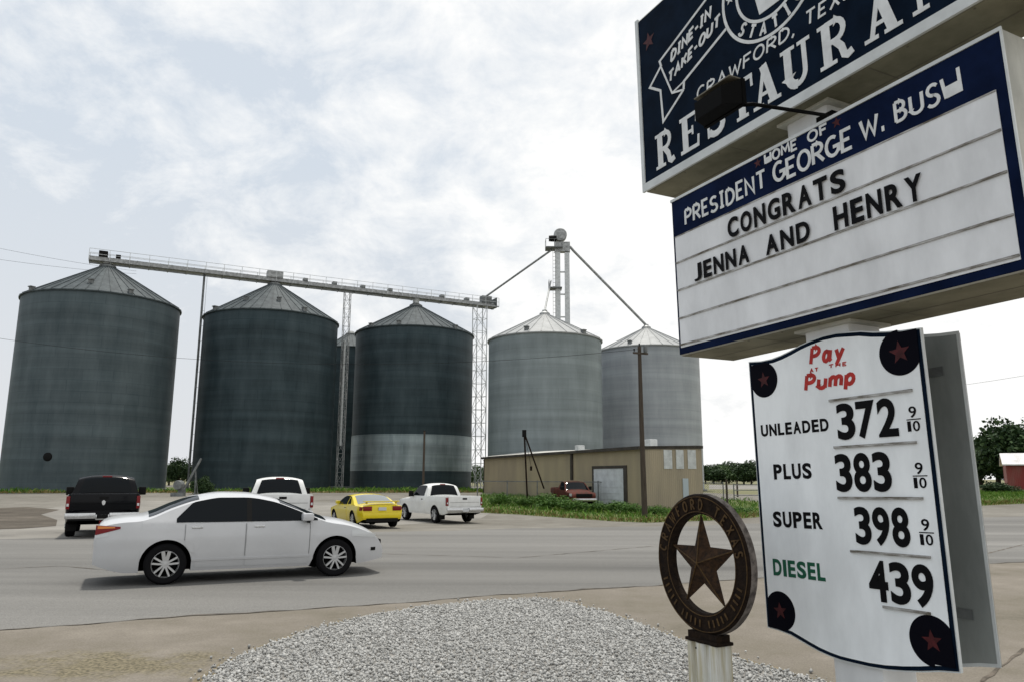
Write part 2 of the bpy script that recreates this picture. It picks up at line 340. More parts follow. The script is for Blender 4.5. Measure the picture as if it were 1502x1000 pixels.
gb = MB(); ys = [-300, -60] + [k for k in GK[0][1:]]; vs = []
for y in ys: vs += [(-7000, y, g(y)), (7000, y, g(y))]
gb.add(vs, [(2 * i, 2 * i + 1, 2 * i + 3, 2 * i + 2) for i in range(len(ys) - 1)])
tag(gb.build('ground', ground_mat('caliche lot', [(.11, .10, .082), (.17, .16, .138), (.235, .222, .195)], big=.06, mid=.8, fine=22, speck=.3, contrast=(.34, .64))), kind='structure')

E2 = np.array([math.cos(R_(25.4)), math.sin(R_(25.4))]); N2 = np.array([-E2[1], E2[0]])
def uv(t, n): return E2 * t + N2 * n
ck = [G(*p)[:2] for p in ((0, 930), (250, 908), (500, 886), (760, 869), (1000, 855))]
CRK = float(np.mean([p @ N2 for p in ck[0:4]]))
far0 = float(np.mean([G(*p)[:2] @ N2 for p in ((340, 786), (620, 781), (950, 766))]))
wob = lambda t, a=.05: a * (math.sin(t * 1.3 + 1) + .6 * math.sin(t * 3.1) + .4 * math.sin(t * 7.7 + 2))
ts = [-160, -90, -50, -30] + [x * .4 for x in range(-50, 101)] + [50, 80, 130, 200]
edge = [uv(t, CRK + wob(t)) for t in ts]; fe = [uv(t, far0 + wob(t * .35, .30)) for t in ts]
ASPH = ground_mat('worn pale asphalt', [(.085, .083, .079), (.160, .157, .148), (.232, .227, .214)], big=.12, mid=.6, fine=60, speck=.4, bump=.35, stretch=(.07, 1, 1), rot=-R_(25.4), contrast=(.33, .67))
sheet('road', edge + fe[::-1], .006, ASPH)
CONC = ground_mat('tan concrete apron', [(.105, .094, .070), (.155, .138, .108), (.178, .158, .130), (.215, .192, .160)], big=.35, mid=1.6, fine=50, speck=.28, bump=.3, contrast=(.33, .62))
def sandy(m, c, rad, col):
    # loose sand spread over the apron: a worn patch with its own ragged outline
    nt = m.node_tree; n = nt.nodes; l = nt.links; b = n['Principled BSDF']; src = b.inputs['Base Color'].links[0].from_socket
    t = n.new('ShaderNodeTexCoord'); mp = n.new('ShaderNodeMapping'); mp.inputs['Location'].default_value = (-c[0] / rad[0], -c[1] / rad[1], 0); mp.inputs['Scale'].default_value = (1 / rad[0], 1 / rad[1], 0); l.new(t.outputs['Object'], mp.inputs[0])
    ln = n.new('ShaderNodeVectorMath'); ln.operation = 'LENGTH'; l.new(mp.outputs[0], ln.inputs[0])
    nz = n.new('ShaderNodeTexNoise'); nz.inputs['Scale'].default_value = 2.2; nz.inputs['Detail'].default_value = 9; nz.inputs['Roughness'].default_value = .72; l.new(t.outputs['Object'], nz.inputs['Vector'])
    a = n.new('ShaderNodeMath'); a.operation = 'MULTIPLY_ADD'; l.new(nz.outputs[0], a.inputs[0]); a.inputs[1].default_value = 2.4; s = n.new('ShaderNodeMath'); s.operation = 'SUBTRACT'; s.inputs[0].default_value = -.2; l.new(ln.outputs['Value'], s.inputs[1]); l.new(s.outputs[0], a.inputs[2])
    rp = n.new('ShaderNodeValToRGB'); l.new(a.outputs[0], rp.inputs[0]); rp.color_ramp.elements[0].position = .2; rp.color_ramp.elements[1].position = .75
    f = n.new('ShaderNodeTexNoise'); f.inputs['Scale'].default_value = 28; f.inputs['Detail'].default_value = 6; l.new(t.outputs['Object'], f.inputs['Vector'])
    r2 = n.new('ShaderNodeValToRGB'); l.new(f.outputs[0], r2.inputs[0]); r2.color_ramp.elements[0].position = .38; r2.color_ramp.elements[1].position = .62; r2.color_ramp.elements[0].color = (*[x * .55 for x in col], 1); r2.color_ramp.elements[1].color = (*[x * 1.35 for x in col], 1)
    mx = n.new('ShaderNodeMix'); mx.data_type = 'RGBA'; l.new(rp.outputs[0], mx.inputs[0]); l.new(src, mx.inputs[6]); l.new(r2.outputs[0], mx.inputs[7]); l.new(mx.outputs[2], b.inputs['Base Color'])
_sc = G(150, 975); sandy(CONC, (_sc[0], _sc[1]), (1.9, .85), (.15, .13, .085))
sheet('concrete_apron', [uv(ts[0], CRK - 60)] + [uv(ts[-1], CRK - 60)] + edge[::-1], .004, CONC)
# the tar-dark joint between asphalt and apron
sm = MB(); vs = []
tj = [x * .1 for x in range(-160, 420)]
for t in tj:
    w = .012 + .028 * max(0, math.sin(t * 1.7) * math.sin(t * .63 + 1)) + .008 * math.sin(t * 9)
    for q in (-w, w):
        p = uv(t, CRK + wob(t) + q + .01 * math.sin(t * 13)); vs.append((p[0], p[1], g(p[1]) + .011))
sm.add(vs, [(2 * i, 2 * i + 2, 2 * i + 3, 2 * i + 1) for i in range(len(tj) - 1)])
tag(sm.build('road_seam', mat('tar filled seam', (.085, .076, .064), .9, var=.4, vs=6)), kind='structure')
def strip(name, pts, w, m, dz=.009, j=.3):
    b = MB(); P = []
    for i in range(len(pts) - 1):
        a, c = np.array(pts[i][:2]), np.array(pts[i + 1][:2]); n = max(2, int(np.linalg.norm(c - a) / .15))
        P += [a + (c - a) * k / n for k in range(n)]
    P.append(np.array(pts[-1][:2])); vs = []
    for i, p in enumerate(P):
        d = P[min(i + 1, len(P) - 1)] - P[max(i - 1, 0)]; d /= np.linalg.norm(d); nn = np.array([-d[1], d[0]])
        jj = nn * w * j * math.sin(i * 1.9 + .7 * math.sin(i * .6)); ww = w * (1 + .5 * math.sin(i * .83))
        for q in (-.5, .5):
            z = p + jj + nn * q * ww; vs.append((z[0], z[1], g(z[1]) + dz))
    b.add(vs, [(2 * i, 2 * i + 2, 2 * i + 3, 2 * i + 1) for i in range(len(P) - 1)])
    return tag(b.build(name, m), kind='structure')
TAR = mat('dark concrete joint', (.10, .085, .068), .9, var=.4, vs=7)
strip('concrete_joint', [G(1130, 858), G(1300, 850), G(1502, 798), G(1700, 770)], .05, TAR)
strip('concrete_joint', [G(1440, 1000), G(1502, 952), G(1600, 905), G(1750, 860)], .03, TAR)
strip('road_crack', [G(-80, 838), G(90, 830), G(330, 852)], .03, TAR, .012)
strip('road_crack', [G(560, 812), G(760, 818), G(965, 800)], .03, TAR, .012, .6)
# lot patches
LOTG = ground_mat('grey lot paving', [(.135, .130, .118), (.215, .205, .185), (.295, .282, .255)], big=.11, mid=.5, fine=40, speck=.25, contrast=(.33, .66))
sheet('lot_paving', [G(*p)[:2] for p in ((-700, 800), (-300, 798))] + [f - N2 * .02 for f in fe[6:60:4]] + [G(*p)[:2] for p in ((700, 762), (720, 751), (690, 740), (430, 735), (200, 733), (100, 740), (-60, 760), (-700, 775))], .003, LOTG)
MUL = ground_mat('dark earth', [(.045, .036, .026), (.085, .072, .056), (.15, .13, .105)], big=.5, mid=1.5, fine=18, speck=.4)
sheet('bare_earth', [G(*p)[:2] for p in ((-420, 772), (-60, 777), (30, 775), (82, 771), (84, 762), (60, 754), (88, 747), (40, 743), (-60, 746), (-420, 756))], .009, MUL)
# grass verge, in front of the shed and along the road on the right
TURF = ground_mat('verge soil', [(.06, .09, .02), (.10, .125, .035), (.20, .165, .075)], big=.3, mid=1.2, fine=14, speck=.4)
verge_front = [(700, 751), (760, 754), (830, 759), (900, 764), (950, 766), (1040, 763), (1110, 758), (1250, 751), (1440, 741), (1502, 738), (1700, 731)]
verge = [G(*p)[:2] for p in verge_front] + [G(*p)[:2] for p in ((1700, 718), (1502, 718), (1300, 722), (1110, 735), (1060, 731), (1000, 727), (850, 727), (706, 725))]
sheet('grass_verge', verge, .008, TURF)
sheet('far_verge', [np.array(p) for p in ((-110, 66), (-50, 69.5), (-20, 76), (0, 80), (3, 92), (-20, 112), (-110, 96))], .008, TURF)
FIELD = ground_mat('far pasture', [(.09, .11, .045), (.17, .165, .085), (.30, .265, .18)], big=.02, mid=.2, fine=2, speck=.3)
sheet('pasture', [np.array(p) for p in ((-3000, 130), (16, 130), (22, 78), (30, 68), (60, 60), (120, 62), (3000, 100), (6000, 4000), (-6000, 4000))], .005, FIELD)
sheet('farm_track', [G(*p)[:2] for p in ((1040, 717), (1110, 717), (1300, 714), (1300, 709), (1110, 711), (1040, 710))], .012, LOTG)

# gravel bed round the sign posts
bed_px = [(285, 1006), (330, 975), (365, 958), (400, 945), (450, 927), (500, 913), (560, 901), (620, 891), (700, 883), (790, 878), (850, 888), (900, 903), (950, 921), (1000, 940), (1060, 961), (1130, 981), (1220, 1005), (1330, 1040)]
bed = [G(*p)[:2] for p in bed_px] + [np.array(p) for p in ((3.1, 3.9), (3.0, 2.6), (-2.6, 2.6), (-2.75, 4.4))]
BEDM = ground_mat('gravel bed fines', [(.16, .15, .135), (.27, .26, .24), (.36, .35, .33)], big=2, mid=9, fine=60, speck=.4)
sheet('gravel_bed', bed, .014, BEDM)
SOIL = mat('soil lip round gravel', (.13, .11, .065), .95, col2=(.20, .165, .11), vs=9, bump=.5, bs=30)
strip('gravel_lip', bed[:18], .075, SOIL, .018, .25)
def inside(P, poly):
    x, y = P[:, 0], P[:, 1]; r = np.zeros(len(P), bool); q = np.array(poly)
    for i in range(len(q)):
        (x1, y1), (x2, y2) = q[i], q[i - 1]
        c = ((y1 > y) != (y2 > y)); xx = (x2 - x1) * (y - y1) / (y2 - y1 + 1e-12) + x1; r ^= c & (x < xx)
    return r
def gz(y): return np.interp(y, *GK)
def raw(name, V, Fq, m, parent=None, nper=4):
    # fast mesh from numpy arrays; Fq (n, nper)
    me = bpy.data.meshes.new(name); me.vertices.add(len(V)); me.vertices.foreach_set('co', np.asarray(V, np.float32).ravel())
    me.loops.add(Fq.size); me.loops.foreach_set('vertex_index', Fq.astype(np.int32).ravel())
    me.polygons.add(len(Fq)); me.polygons.foreach_set('loop_start', np.arange(0, Fq.size, nper, dtype=np.int32))
    me.update(calc_edges=True); me.validate(); me.materials.append(m)
    return link(bpy.data.objects.new(name, me), parent)
def rotmats(n):
    q = rng.normal(size=(n, 4)); q /= np.linalg.norm(q, axis=1)[:, None]; w, x, y, z = q.T
    return np.stack([1 - 2 * (y * y + z * z), 2 * (x * y - z * w), 2 * (x * z + y * w), 2 * (x * y + z * w), 1 - 2 * (x * x + z * z), 2 * (y * z - x * w), 2 * (x * z - y * w), 2 * (y * z + x * w), 1 - 2 * (x * x + y * y)], 1).reshape(n, 3, 3)
q = np.array(bed); lo, hi = q.min(0), q.max(0); P = rng.uniform(lo, hi, (120000, 2)); P = P[inside(P, bed)]; bb = np.array(bed[:18]); kk = rng.integers(0, 17, 420); ff = rng.random((420, 1)); P = np.concatenate([P, bb[kk] * (1 - ff) + bb[kk + 1] * ff + rng.normal(0, .10, (420, 2)) + np.array([0, .05])]); n = len(P)
cube = np.array([(x, y, z) for z in (-1, 1) for (x, y) in ((-1, -1), (1, -1), (1, 1), (-1, 1))], float); cf = np.array([(3, 2, 1, 0), (4, 5, 6, 7), (0, 1, 5, 4), (1, 2, 6, 5), (2, 3, 7, 6), (3, 0, 4, 7)])
sz = .006 + .013 * rng.random(n) ** 2.4
V = cube[None] * (sz[:, None, None] * rng.uniform(.55, 1.1, (n, 1, 3))) * rng.uniform(.5, 1.05, (n, 8, 1)); V = np.einsum('nij,nkj->nki', rotmats(n), V)
V += np.stack([P[:, 0], P[:, 1], gz(P[:, 1]) + .016 + sz * rng.uniform(.1, .9, n)], 1)[:, None]
Fq = (cf[None] + (np.arange(n) * 8)[:, None, None]).reshape(-1, 4)
tag(raw('gravel', V.reshape(-1, 3), Fq, STONE), 'pale crushed limestone gravel filling the bed below the sign', 'gravel', kind='stuff')

def blades(name, poly, n, h0, h1, w, m, label, lean=.45, dens=None):
    q = np.array(poly); P = rng.uniform(q.min(0), q.max(0), (n * 4, 2)); P = P[inside(P, poly)][:n]
    if dens is not None: P = P[dens(P)]
    k = len(P); a = rng.uniform(0, 6.283, k); h = rng.uniform(h0, h1, k) * (.6 + .8 * (np.sin(P[:, 0] * .9) * np.sin(P[:, 1] * 1.3 + 1) * .5 + .5)); dx = np.stack([np.cos(a), np.sin(a)], 1)
    z = gz(P[:, 1]) + .005; ww = w * rng.uniform(.6, 1.4, k); ln = rng.normal(0, lean, (k, 2)) * h[:, None]
    A = np.concatenate([P - dx * ww[:, None], z[:, None]], 1); B = np.concatenate([P + dx * ww[:, None], z[:, None]], 1)
    C = np.concatenate([P + ln * .4 + dx * ww[:, None] * .6, (z + h * .6)[:, None]], 1); D = np.concatenate([P + ln, (z + h)[:, None]], 1)
    V = np.stack([A, B, C, D], 1).reshape(-1, 3); F = np.arange(k * 4).reshape(-1, 4)
    return tag(raw(name, V, F, m), label, 'grass', kind='stuff')
blades('grass', verge, 42000, .08, .30, .028, GRASS, 'green verge grass in front of the tan shed and along the far roadside')
vf = [G(*p)[:2] for p in verge_front]
dryp = vf + [p + np.array([-.2, 2.4]) for p in vf[::-1]]
blades('dry_grass', dryp, 15000, .08, .28, .03, DRY, 'yellowed dry grass along the front lip of the verge')
blades('grass', [np.array(p) for p in ((-75, 68), (-50, 69.5), (-20, 76), (-3, 80), (2, 84), (-4, 90), (-14, 88), (-40, 74), (-75, 72))], 9000, .15, .45, .06, GRASS, 'rough grass at the feet of the dark grain bins')
blades('dry_grass', [np.array(p) for p in ((-75, 65), (-50, 68.5), (-20, 74), (-4, 78), (-3, 80), (-20, 76), (-50, 70), (-75, 68))], 5000, .1, .3, .06, DRY, 'dry grass along the edge of the lot before the dark bins')

# ------------------------------------------------------------------ grain bins
def make_bin(c, r, eave, peak, wm, rm, label, vents, group, nrib=44, hatch=None, band=None, cap_r=.75):
    z0 = g(c[1] - r) - .25; root = empty('grain_bin', (c[0], c[1], z0), label, 'grain bin', group)
    he, hp = eave - z0, peak - z0
    w = MB(); w.lathe([(r, 0), (r, he)], 128); w.build('wall', wm, root, 60)
    fo = MB(); fo.lathe([(r - .05, 0), (r + .35, 0), (r + .35, .42), (r + .01, .45)], 96); fo.build('foundation_ring', MT['galv_dk'], root, 30)
    ro = MB(); rr = r + .16; ro.lathe([(r - .02, he - .12), (rr, he - .10), (rr, he + .02), (cap_r, hp), (0, hp)], 128)
    for k in range(nrib):
        a = 2 * math.pi * k / nrib; ca, sa = math.cos(a), math.sin(a)
        ro.beam((rr * ca, rr * sa, he + .04), (cap_r * ca, cap_r * sa, hp + .02), .06, .09)
    roof = ro.build('roof', rm, root, 25)
    cp = MB(); cp.lathe([(cap_r + .12, hp - .02), (cap_r + .12, hp + .16), (cap_r * .6, hp + .42), (.3, hp + .55), (0, hp + .55)], 24); cp.build('cap', MT['galv_dk'] if rm is ROOF_DK else MT['galv'], roof, 40)
    for (ang, f) in vents:
        a = R_(ang); rad = rr + (cap_r - rr) * f; zc = he + (hp - he) * f
        m = Matrix.Translation((rad * math.cos(a), rad * math.sin(a), zc)) @ Matrix.Rotation(a, 4, 'Z')
        v = MB(); v.box(-.2, .2, -.22, .22, -.1, .3, m); v.box(-.22, .30, -.26, .26, .3, .40, m); v.build('roof_vent', MT['galv_dk'], roof)
    if hatch:
        a = R_(hatch[0]); m = Matrix.Translation((r * math.cos(a), r * math.sin(a), hatch[1])) @ Matrix.Rotation(a, 4, 'Z')
        h = MB(); h.lathe([(0, .09), (.34, .09), (.42, .05), (.42, -.05)], 20, 'X'); h.v = [tuple(m @ Vector(p)) for p in h.v]; h.build('hatch', MT['trim'], root, 40)
    if band:
        b = MB(); b.lathe([(r + .005, band[0]), (r + .03, band[0] + .01), (r + .03, band[1] - .01), (r + .005, band[1])], 128); tag(b.build('new_sheet_ring', BAND, root, 40), 'band of new bright sheets low on the dark wall')
    return root
def eave_at(u, v, Y): return float(atY(u, v, Y)[2])
P1 = atY(158, 393, 82); P2 = atY(403, 419, 90); P3 = atY(610, 450, 98.3)
make_bin(P1, 7.85, 20.3, P1[2], BIN_DK, ROOF_DK, 'large dark steel grain bin at the far left with a round black hatch', [(-118, .02), (-74, .26), (-43, .06)], 'dark weathered grain bins', hatch=(-87, 3.6))
make_bin(P2, 7.8, 20.2, P2[2], BIN_DK2, ROOF_DK, 'dark steel grain bin second from the left, behind the white pickup at the sedan roof', [(-128, .05), (-105, .33), (-66, .33), (-45, .06)], 'dark weathered grain bins')
z3 = P3[2]
make_bin(P3, 7.7, 20.1, z3, BIN_DK2, ROOF_DK, 'dark steel grain bin with a bright band of new sheets near its foot', [(-98, .04), (-128, .03), (-42, .03)], 'dark weathered grain bins', band=(float(atY(610, 690, 90.6)[2] - g(90)) + .25, float(atY(610, 636, 90.6)[2] - g(90) + .25)))
make_bin((-24.6, 113.0), 4.2, 20.6, 23.0, BIN_DK2, ROOF_DK, 'narrow dark grain bin hidden in the gap between two larger dark bins', [], 'dark weathered grain bins', 20)
P4 = atY(799, 462, 86.5); P5 = atY(948, 482, 98.5)
make_bin(P4, 6.55, 17.25, P4[2], BIN_LT, ROOF_LT, 'pale grey galvanised grain bin behind the left part of the tan shed', [(-112, .12), (-52, .03)], 'pale galvanised grain bins', 30, cap_r=.5)
make_bin(P5, 6.7, 18.0, P5[2], BIN_LT2, ROOF_LT, 'pale galvanised grain bin behind the wooden utility pole, farthest right', [(-120, .1), (-60, .02)], 'pale galvanised grain bins', 30, cap_r=.5)

# conveyor bridge over the three dark bins
A = atY(133, 381, 81.2); dz_ = 0
d13 = (P3 - P1); d13[2] = 0; d13 /= np.linalg.norm(d13); perp = np.array([-d13[1], d13[0], 0])
zb = P1[2] + .55
B0 = P1 + d13 * -1.9; B1 = P3 + d13 * (11.9)
B0[2] = zb; B1[2] = zb - .15
br = empty('conveyor_bridge', B0, 'long galvanised conveyor bridge with handrails over the three dark bins', 'conveyor')
Mi = br.matrix_basis.copy(); L_ = float(np.linalg.norm(B1 - B0)); yaw = math.atan2(d13[1], d13[0]); br.rotation_euler = (0, -math.asin((B1[2] - B0[2]) / L_), yaw)
b = MB(); b.box(0, L_, -.32, .32, 0, .55)
for k in range(int(L_ / 1.2) + 1): b.box(k * 1.2, k * 1.2 + .08, -.35, .35, -.03, .58)
b.build('trough', MT['galv'], br)
b = MB()
for y in (-.85, .85):
    b.box(0, L_, y - .05, y + .05, -.05, .12)
for k in range(int(L_ / 2.0) + 1): b.box(k * 2., k * 2 + .1, -.85, .85, -.12, -.03)
b.box(0, L_, -.82, -.36, .07, .10); b.build('walkway', MT['galv'], br)
b = MB(); npst = int(L_ / 2)
for y in (-.88, .88):
    for k in range(npst + 1): b.box(k * L_ / npst - .025, k * L_ / npst + .025, y - .025, y + .025, 0, 1.25)
    for zr in (.65, 1.23): b.box(0, L_, y - .02, y + .02, zr, zr + .04)
b.build('handrail', MT['galv_lt'], br)
b = MB(); b.rbox(.9, 1.8, -.45, .45, .55, 1.25, .05); b.build('drive_motor', MT['trim'], br)
b = MB(); b.rbox(2.6, 3.1, -.25, .25, .55, 1.05, .05); b.build('gearbox', MT['trim'], br)
b = MB(); b.rbox(L_ - 2.4, L_ - .9, -.5, .5, .5, 1.5, .06); b.box(L_ - .4, L_ - .3, -.9, .9, 0, 1.3); b.build('tail_box', MT['galv_dk'], br)
t2 = float((P2 - B0)[:2] @ d13[:2]); t3 = float((P3 - B0)[:2] @ d13[:2]); t1 = float((P1 - B0)[:2] @ d13[:2])
b = MB(); b.rbox(t2 - 1.0, t2 + .9, -.5, .5, .5, 1.35, .06); b.build('transfer_box', MT['galv'], br)
for k, tt in enumerate((t1, t2, t3)):
    b = MB(); dn = [(.35, .0), (.3, -.6 - .0), (.3, -1.2 if k == 2 else -.55)]; b.lathe([(.55, .02), (.42, -.35), (.42, -1.6 if k == 2 else -.5)], 16, c=(tt, 0, 0)); b.build('drop_spout', MT['galv_lt'], br, 40)
for k in range(1, 9):
    tt = t2 + (t3 - t2) * k / 5.0
    if tt < L_ - 3 and abs(tt - t3) > .4: b = MB(); b.rbox(tt - .28, tt + .28, -.4, .4, .55, .95, .04); b.build('inlet_cover', MT['galv_dk'], br)
def on_bridge(tt): return B0 + d13 * tt
def lattice(top, zbase, w, label, cat, legr=.05, step=2.2, m='galv', group=None, name='lattice_tower'):
    root = empty(name, (top[0], top[1], zbase), label, cat, group, rot=(0, 0, yaw)); H = top[2] - zbase; b = MB()
    cs = [(-w / 2, -w / 2), (w / 2, -w / 2), (w / 2, w / 2), (-w / 2, w / 2)]
    for (x, y) in cs:
        l = MB(); l.beam((x, y, 0), (x, y, H), legr * 2); l.build('leg', MT[m], root)
    n = int(H / step)
    for i in range(n):
        z0, z1 = H * i / n, H * (i + 1) / n
        for k in range(4):
            a, c = cs[k], cs[(k + 1) % 4]; b.beam((*a, z0), (*c, z0), legr); 
            b.beam((*a, z0), (*c, z1), legr) if (i + k) % 2 else b.beam((*c, z0), (*a, z1), legr)
    b.build('bracing', MT[m], root); return root
# between first and second bin: slim post; between second and third: ladder tower; right end: lattice tower
tpost = float(np.interp(0, [0], [0])); 
def bridge_t(u):
    lo_, hi_ = 0., L_
    for _ in range(50):
        mid = (lo_ + hi_) / 2; p = on_bridge(mid) - np.array([0, 0, CH]); x = 751 + F_PX * (p @ CR) / (p @ FW)
        if x < u: lo_ = mid
        else: hi_ = mid
    return mid
pp = on_bridge(bridge_t(300)); zg = g(pp[1]) - .2
po = empty('support_post', (pp[0], pp[1], zg), 'slim galvanised post holding up the conveyor bridge between the first two dark bins', 'post')
b = MB(); b.tube([(0, 0, 0), (0, 0, pp[2] - zg - .1)], .13, 10); b.build('shaft', MT['galv_dk'], po, 40)
b = MB(); b.box(-.35, .35, -.35, .35, 0, .35); b.build('footing', MT['galv_dk'], po)
b = MB(); b.tube([(.34, 0, 0), (.34, 0, pp[2] - zg - .1)], .025, 6)
for k in range(12): b.box(0, .34, -.02, .02, 1 + k * 1.8, 1.04 + k * 1.8)
b.build('conduit', MT['galv_lt'], po)
pp = on_bridge(bridge_t(510)); zg = g(pp[1]) - .2
lad = lattice(pp - np.array([0, 0, .15]), zg, .75, 'narrow ladder tower under the conveyor bridge between the second and third dark bins', 'tower', .035, 1.1, 'galv')
b = MB(); b.tube([(-.2, -.5, 5.5), (-.2, -.5, 18.6)], .19, 10); b.build('downpipe', MT['galv_lt'], lad, 40)
pp = on_bridge(bridge_t(704)); zg = g(pp[1]) - .2
lattice(pp - np.array([0, 0, .15]), zg, 1.5, 'open lattice tower under the right end of the conveyor bridge', 'tower', .05, 1.7, 'galv_lt')

# bucket elevator with its spouts
ep = atY(822, 470, 95); ez = g(95) - .2; el = empty('bucket_elevator', (ep[0], ep[1], ez), 'tall bucket elevator with a round head rising behind the pale bins', 'grain elevator')
ztop = float(atY(820, 335, 95)[2]) - ez
b = MB(); b.box(-.62, .02, -.35, .35, 0, ztop - 3.2); b.build('elevator_leg', MT['galv_lt'], el)
b = MB(); b.box(.62, 1.22, -.35, .35, 0, ztop - 3.4)
for k in range(9): b.box(.0, .65, -.1, .1, 4 + k * 3, 4.15 + k * 3)
b.build('return_leg', MT['galv_lt'], el)
b = MB(); b.box(-.7, 1.3, -.45, .45, ztop - 3.3, ztop - 2.0); b.lathe([(0, -.55), (.80, -.5), (.86, -.42), (.86, .42), (.80, .5), (0, .55)], 28, 'Y', (.05, 0, ztop - 1.0)); b.build('head', MT['galv'], el, 40)
b = MB(); b.lathe([(0, -.9), (.38, -.9), (.42, -.5), (.42, .1), (0, .1)], 18, 'X', (-.55, -.2, ztop - 1.5)); b.build('drive_motor', MT['trim'], el, 40)
b = MB(); b.box(-1.9, .3, -.9, .9, ztop - 2.9, ztop - 2.75)
for (x, y) in ((-1.9, -.9), (-1.9, .9), (-.8, -.9), (.2, -.9)): b.box(x, x + .05, y, y + .05, ztop - 2.75, ztop - 1.7)
b.box(-1.9, .25, -.9, -.86, ztop - 1.75, ztop - 1.7); b.box(-1.9, -1.85, -.9, .9, ztop - 1.75, ztop - 1.7); b.build('platform', MT['galv_dk'], el)
b = MB(); b.box(-1.5, .2, -.8, .8, ztop - 8.3, ztop - 8.15); b.box(-1.5, -1.45, -.8, .8, ztop - 8.15, ztop - 7.2); b.build('landing', MT['galv_dk'], el)
b = MB()
for k in range(60): b.box(-.95, -.65, -.42, -.38, 1 + k * .5, 1.04 + k * .5)
b.box(-.97, -.93, -.44, -.38, 0, ztop - 2.8); b.box(-.67, -.63, -.44, -.38, 0, ztop - 2.8); b.build('ladder', MT['galv'], el)
eo = np.array([ep[0], ep[1], ez])
def spout(a, c, r, bend=None):
    b = MB(); pts = [Vector(a - eo)] + ([Vector(bend - eo)] if bend is not None else []) + [Vector(c - eo)]; b.tube(pts, r, 10); return b.build('spout', MT['galv'], el, 50)
tp = lambda u, v, Y=95: atY(u, v, Y)
spout(tp(809, 367), on_bridge(L_ - 1.7) + np.array([0, 0, 1.3]), .14)
spout(tp(836, 362), P5 + np.array([0, 0, .45]), .17, tp(841, 368))
spout(tp(808, 412), P4 + np.array([0, 0, .45]), .11)

# small things at the foot of the bins
au = empty('grain_auger', G(272, 727), 'pale unloading auger tube leaning up from the foot of the second dark bin', 'auger')
ao = G(272, 727); b = MB(); b.tube([(-.3, 0, .3), (.9, .5, 3.2)], .10, 10); b.build('tube', MT['galv_dk'], au, 40)
b = MB(); b.rbox(-.6, -.1, -.25, .25, 0, .7, .05); b.build('hopper', MT['galv_dk'], au)
b = MB(); b.beam((.75, .1, 0), (.55, .36, 2.2), .06); b.beam((.75, .7, 0), (.55, .36, 2.2), .06); b.build('strut', MT['galv_dk'], au)
fb = G(262, 728); fan = empty('aeration_fan', (fb[0] - .5, fb[1] + 1, fb[2]), 'white aeration fan housing beside the first dark bin', 'fan'); b = MB(); b.lathe([(0, -.3), (.36, -.3), (.40, -.2), (.40, .3), (.3, .4), (0, .4)], 20, 'Y', (0, 0, .95)); b.build('housing', MT['galv_dk'], fan, 40)
b = MB(); b.box(-.5, .5, -.35, .35, 0, .32); b.build('stand', MT['galv_dk'], fan)

# ------------------------------------------------------------------ tan metal shed
C0 = np.array([*(atY(940, 656, 50)[:2]), 0]); ZE = float(atY(940, 656, 50)[2])
dl = ray(710, 671); Yl = (ZE - CH) / dl[2] * dl[1]; CL = atY(710, 671, Yl)
wd = np.array([CL[0] - C0[0], CL[1] - C0[1], 0]); WL = float(np.linalg.norm(wd)); wd /= WL
dk = ray(1029, 662); rp_ = np.array([-wd[1], wd[0], 0]); rp_ = rp_ if rp_[0] > 0 else -rp_
k_ = dk[0] / dk[1]; DL = float((k_ * C0[1] - C0[0]) / (rp_[0] - k_ * rp_[1]))
ms = Matrix.Identity(4)
for i in range(3): ms[i][0] = -wd[i]; ms[i][1] = rp_[i]
zbase = -.45; ms[0][3], ms[1][3], ms[2][3] = CL[0], CL[1], zbase   # local x: from the left end to the near corner, y: into the shed, face at y=0
sh = empty('metal_shed', None, 'long low tan metal shed with a pale roll-up door in front of the pale bins', 'shed', mat=ms)
HE = ZE - zbase; RISE = .62
def on_front(u, v):
    d = ray(u, v); o = np.array([0, 0, CH]); t = ((np.array([CL[0], CL[1], 0]) - o) @ rp_) / (d @ rp_); p = o + d * t - np.array([CL[0], CL[1], zbase]); return float(p @ -wd), float(p[2])
def on_end(u, v):
    d = ray(u, v); o = np.array([0, 0, CH]); t = ((C0 - o) @ wd) / (d @ wd); p = o + d * t - np.array([C0[0], C0[1], zbase]); return float(p @ rp_), float(p[2])
TAN = rib_mat('tan ribbed siding', (.35, .29, .185), .3, .65, .1, (.16, .145, .12)); TAN_E = rib_mat('tan ribbed end siding', (.34, .285, .20), .3, .65, .1, (.15, .14, .12), axis=1)
b = MB(); b.add([(0, 0, -.6), (WL, 0, -.6), (WL, 0, HE), (0, 0, HE)], [(0, 1, 2, 3)]); b.build('front_wall', TAN, sh)
b = MB(); b.add([(WL, 0, -.6), (WL, DL, -.6), (WL, DL, HE + RISE - .5), (WL, 0, HE)], [(0, 1, 2, 3)]); b.add([(0, 0, -.6), (0, DL, -.6), (0, DL, HE + RISE), (0, 0, HE)], [(3, 2, 1, 0)]); b.add([(0, DL, -.6), (WL, DL, -.6), (WL, DL, HE + RISE - .5), (0, DL, HE + RISE)], [(3, 2, 1, 0)]); b.build('end_wall', TAN_E, sh)
rf = MB(); rf.add([(-.15, -.2, HE + .03), (WL + .12, -.2, HE + .03), (WL + .12, DL + .15, HE + RISE - .45), (-.15, DL + .15, HE + RISE + .04)], [(0, 1, 2, 3)]); rf.add([(-.15, -.2, HE + .10), (WL + .12, -.2, HE + .10), (WL + .12, DL + .15, HE + RISE - .38), (-.15, DL + .15, HE + RISE + .11)], [(0, 1, 2, 3)]); roof = rf.build('roof', rib_mat('pale shed roofing', (.50, .50, .47), .3, .5), sh)
b = MB(); b.box(-.18, WL + .14, -.30, -.205, HE - .12, HE + .07); b.build('gutter', mat('dark brown trim', (.055, .048, .040), .6, var=.3, vs=2), sh)
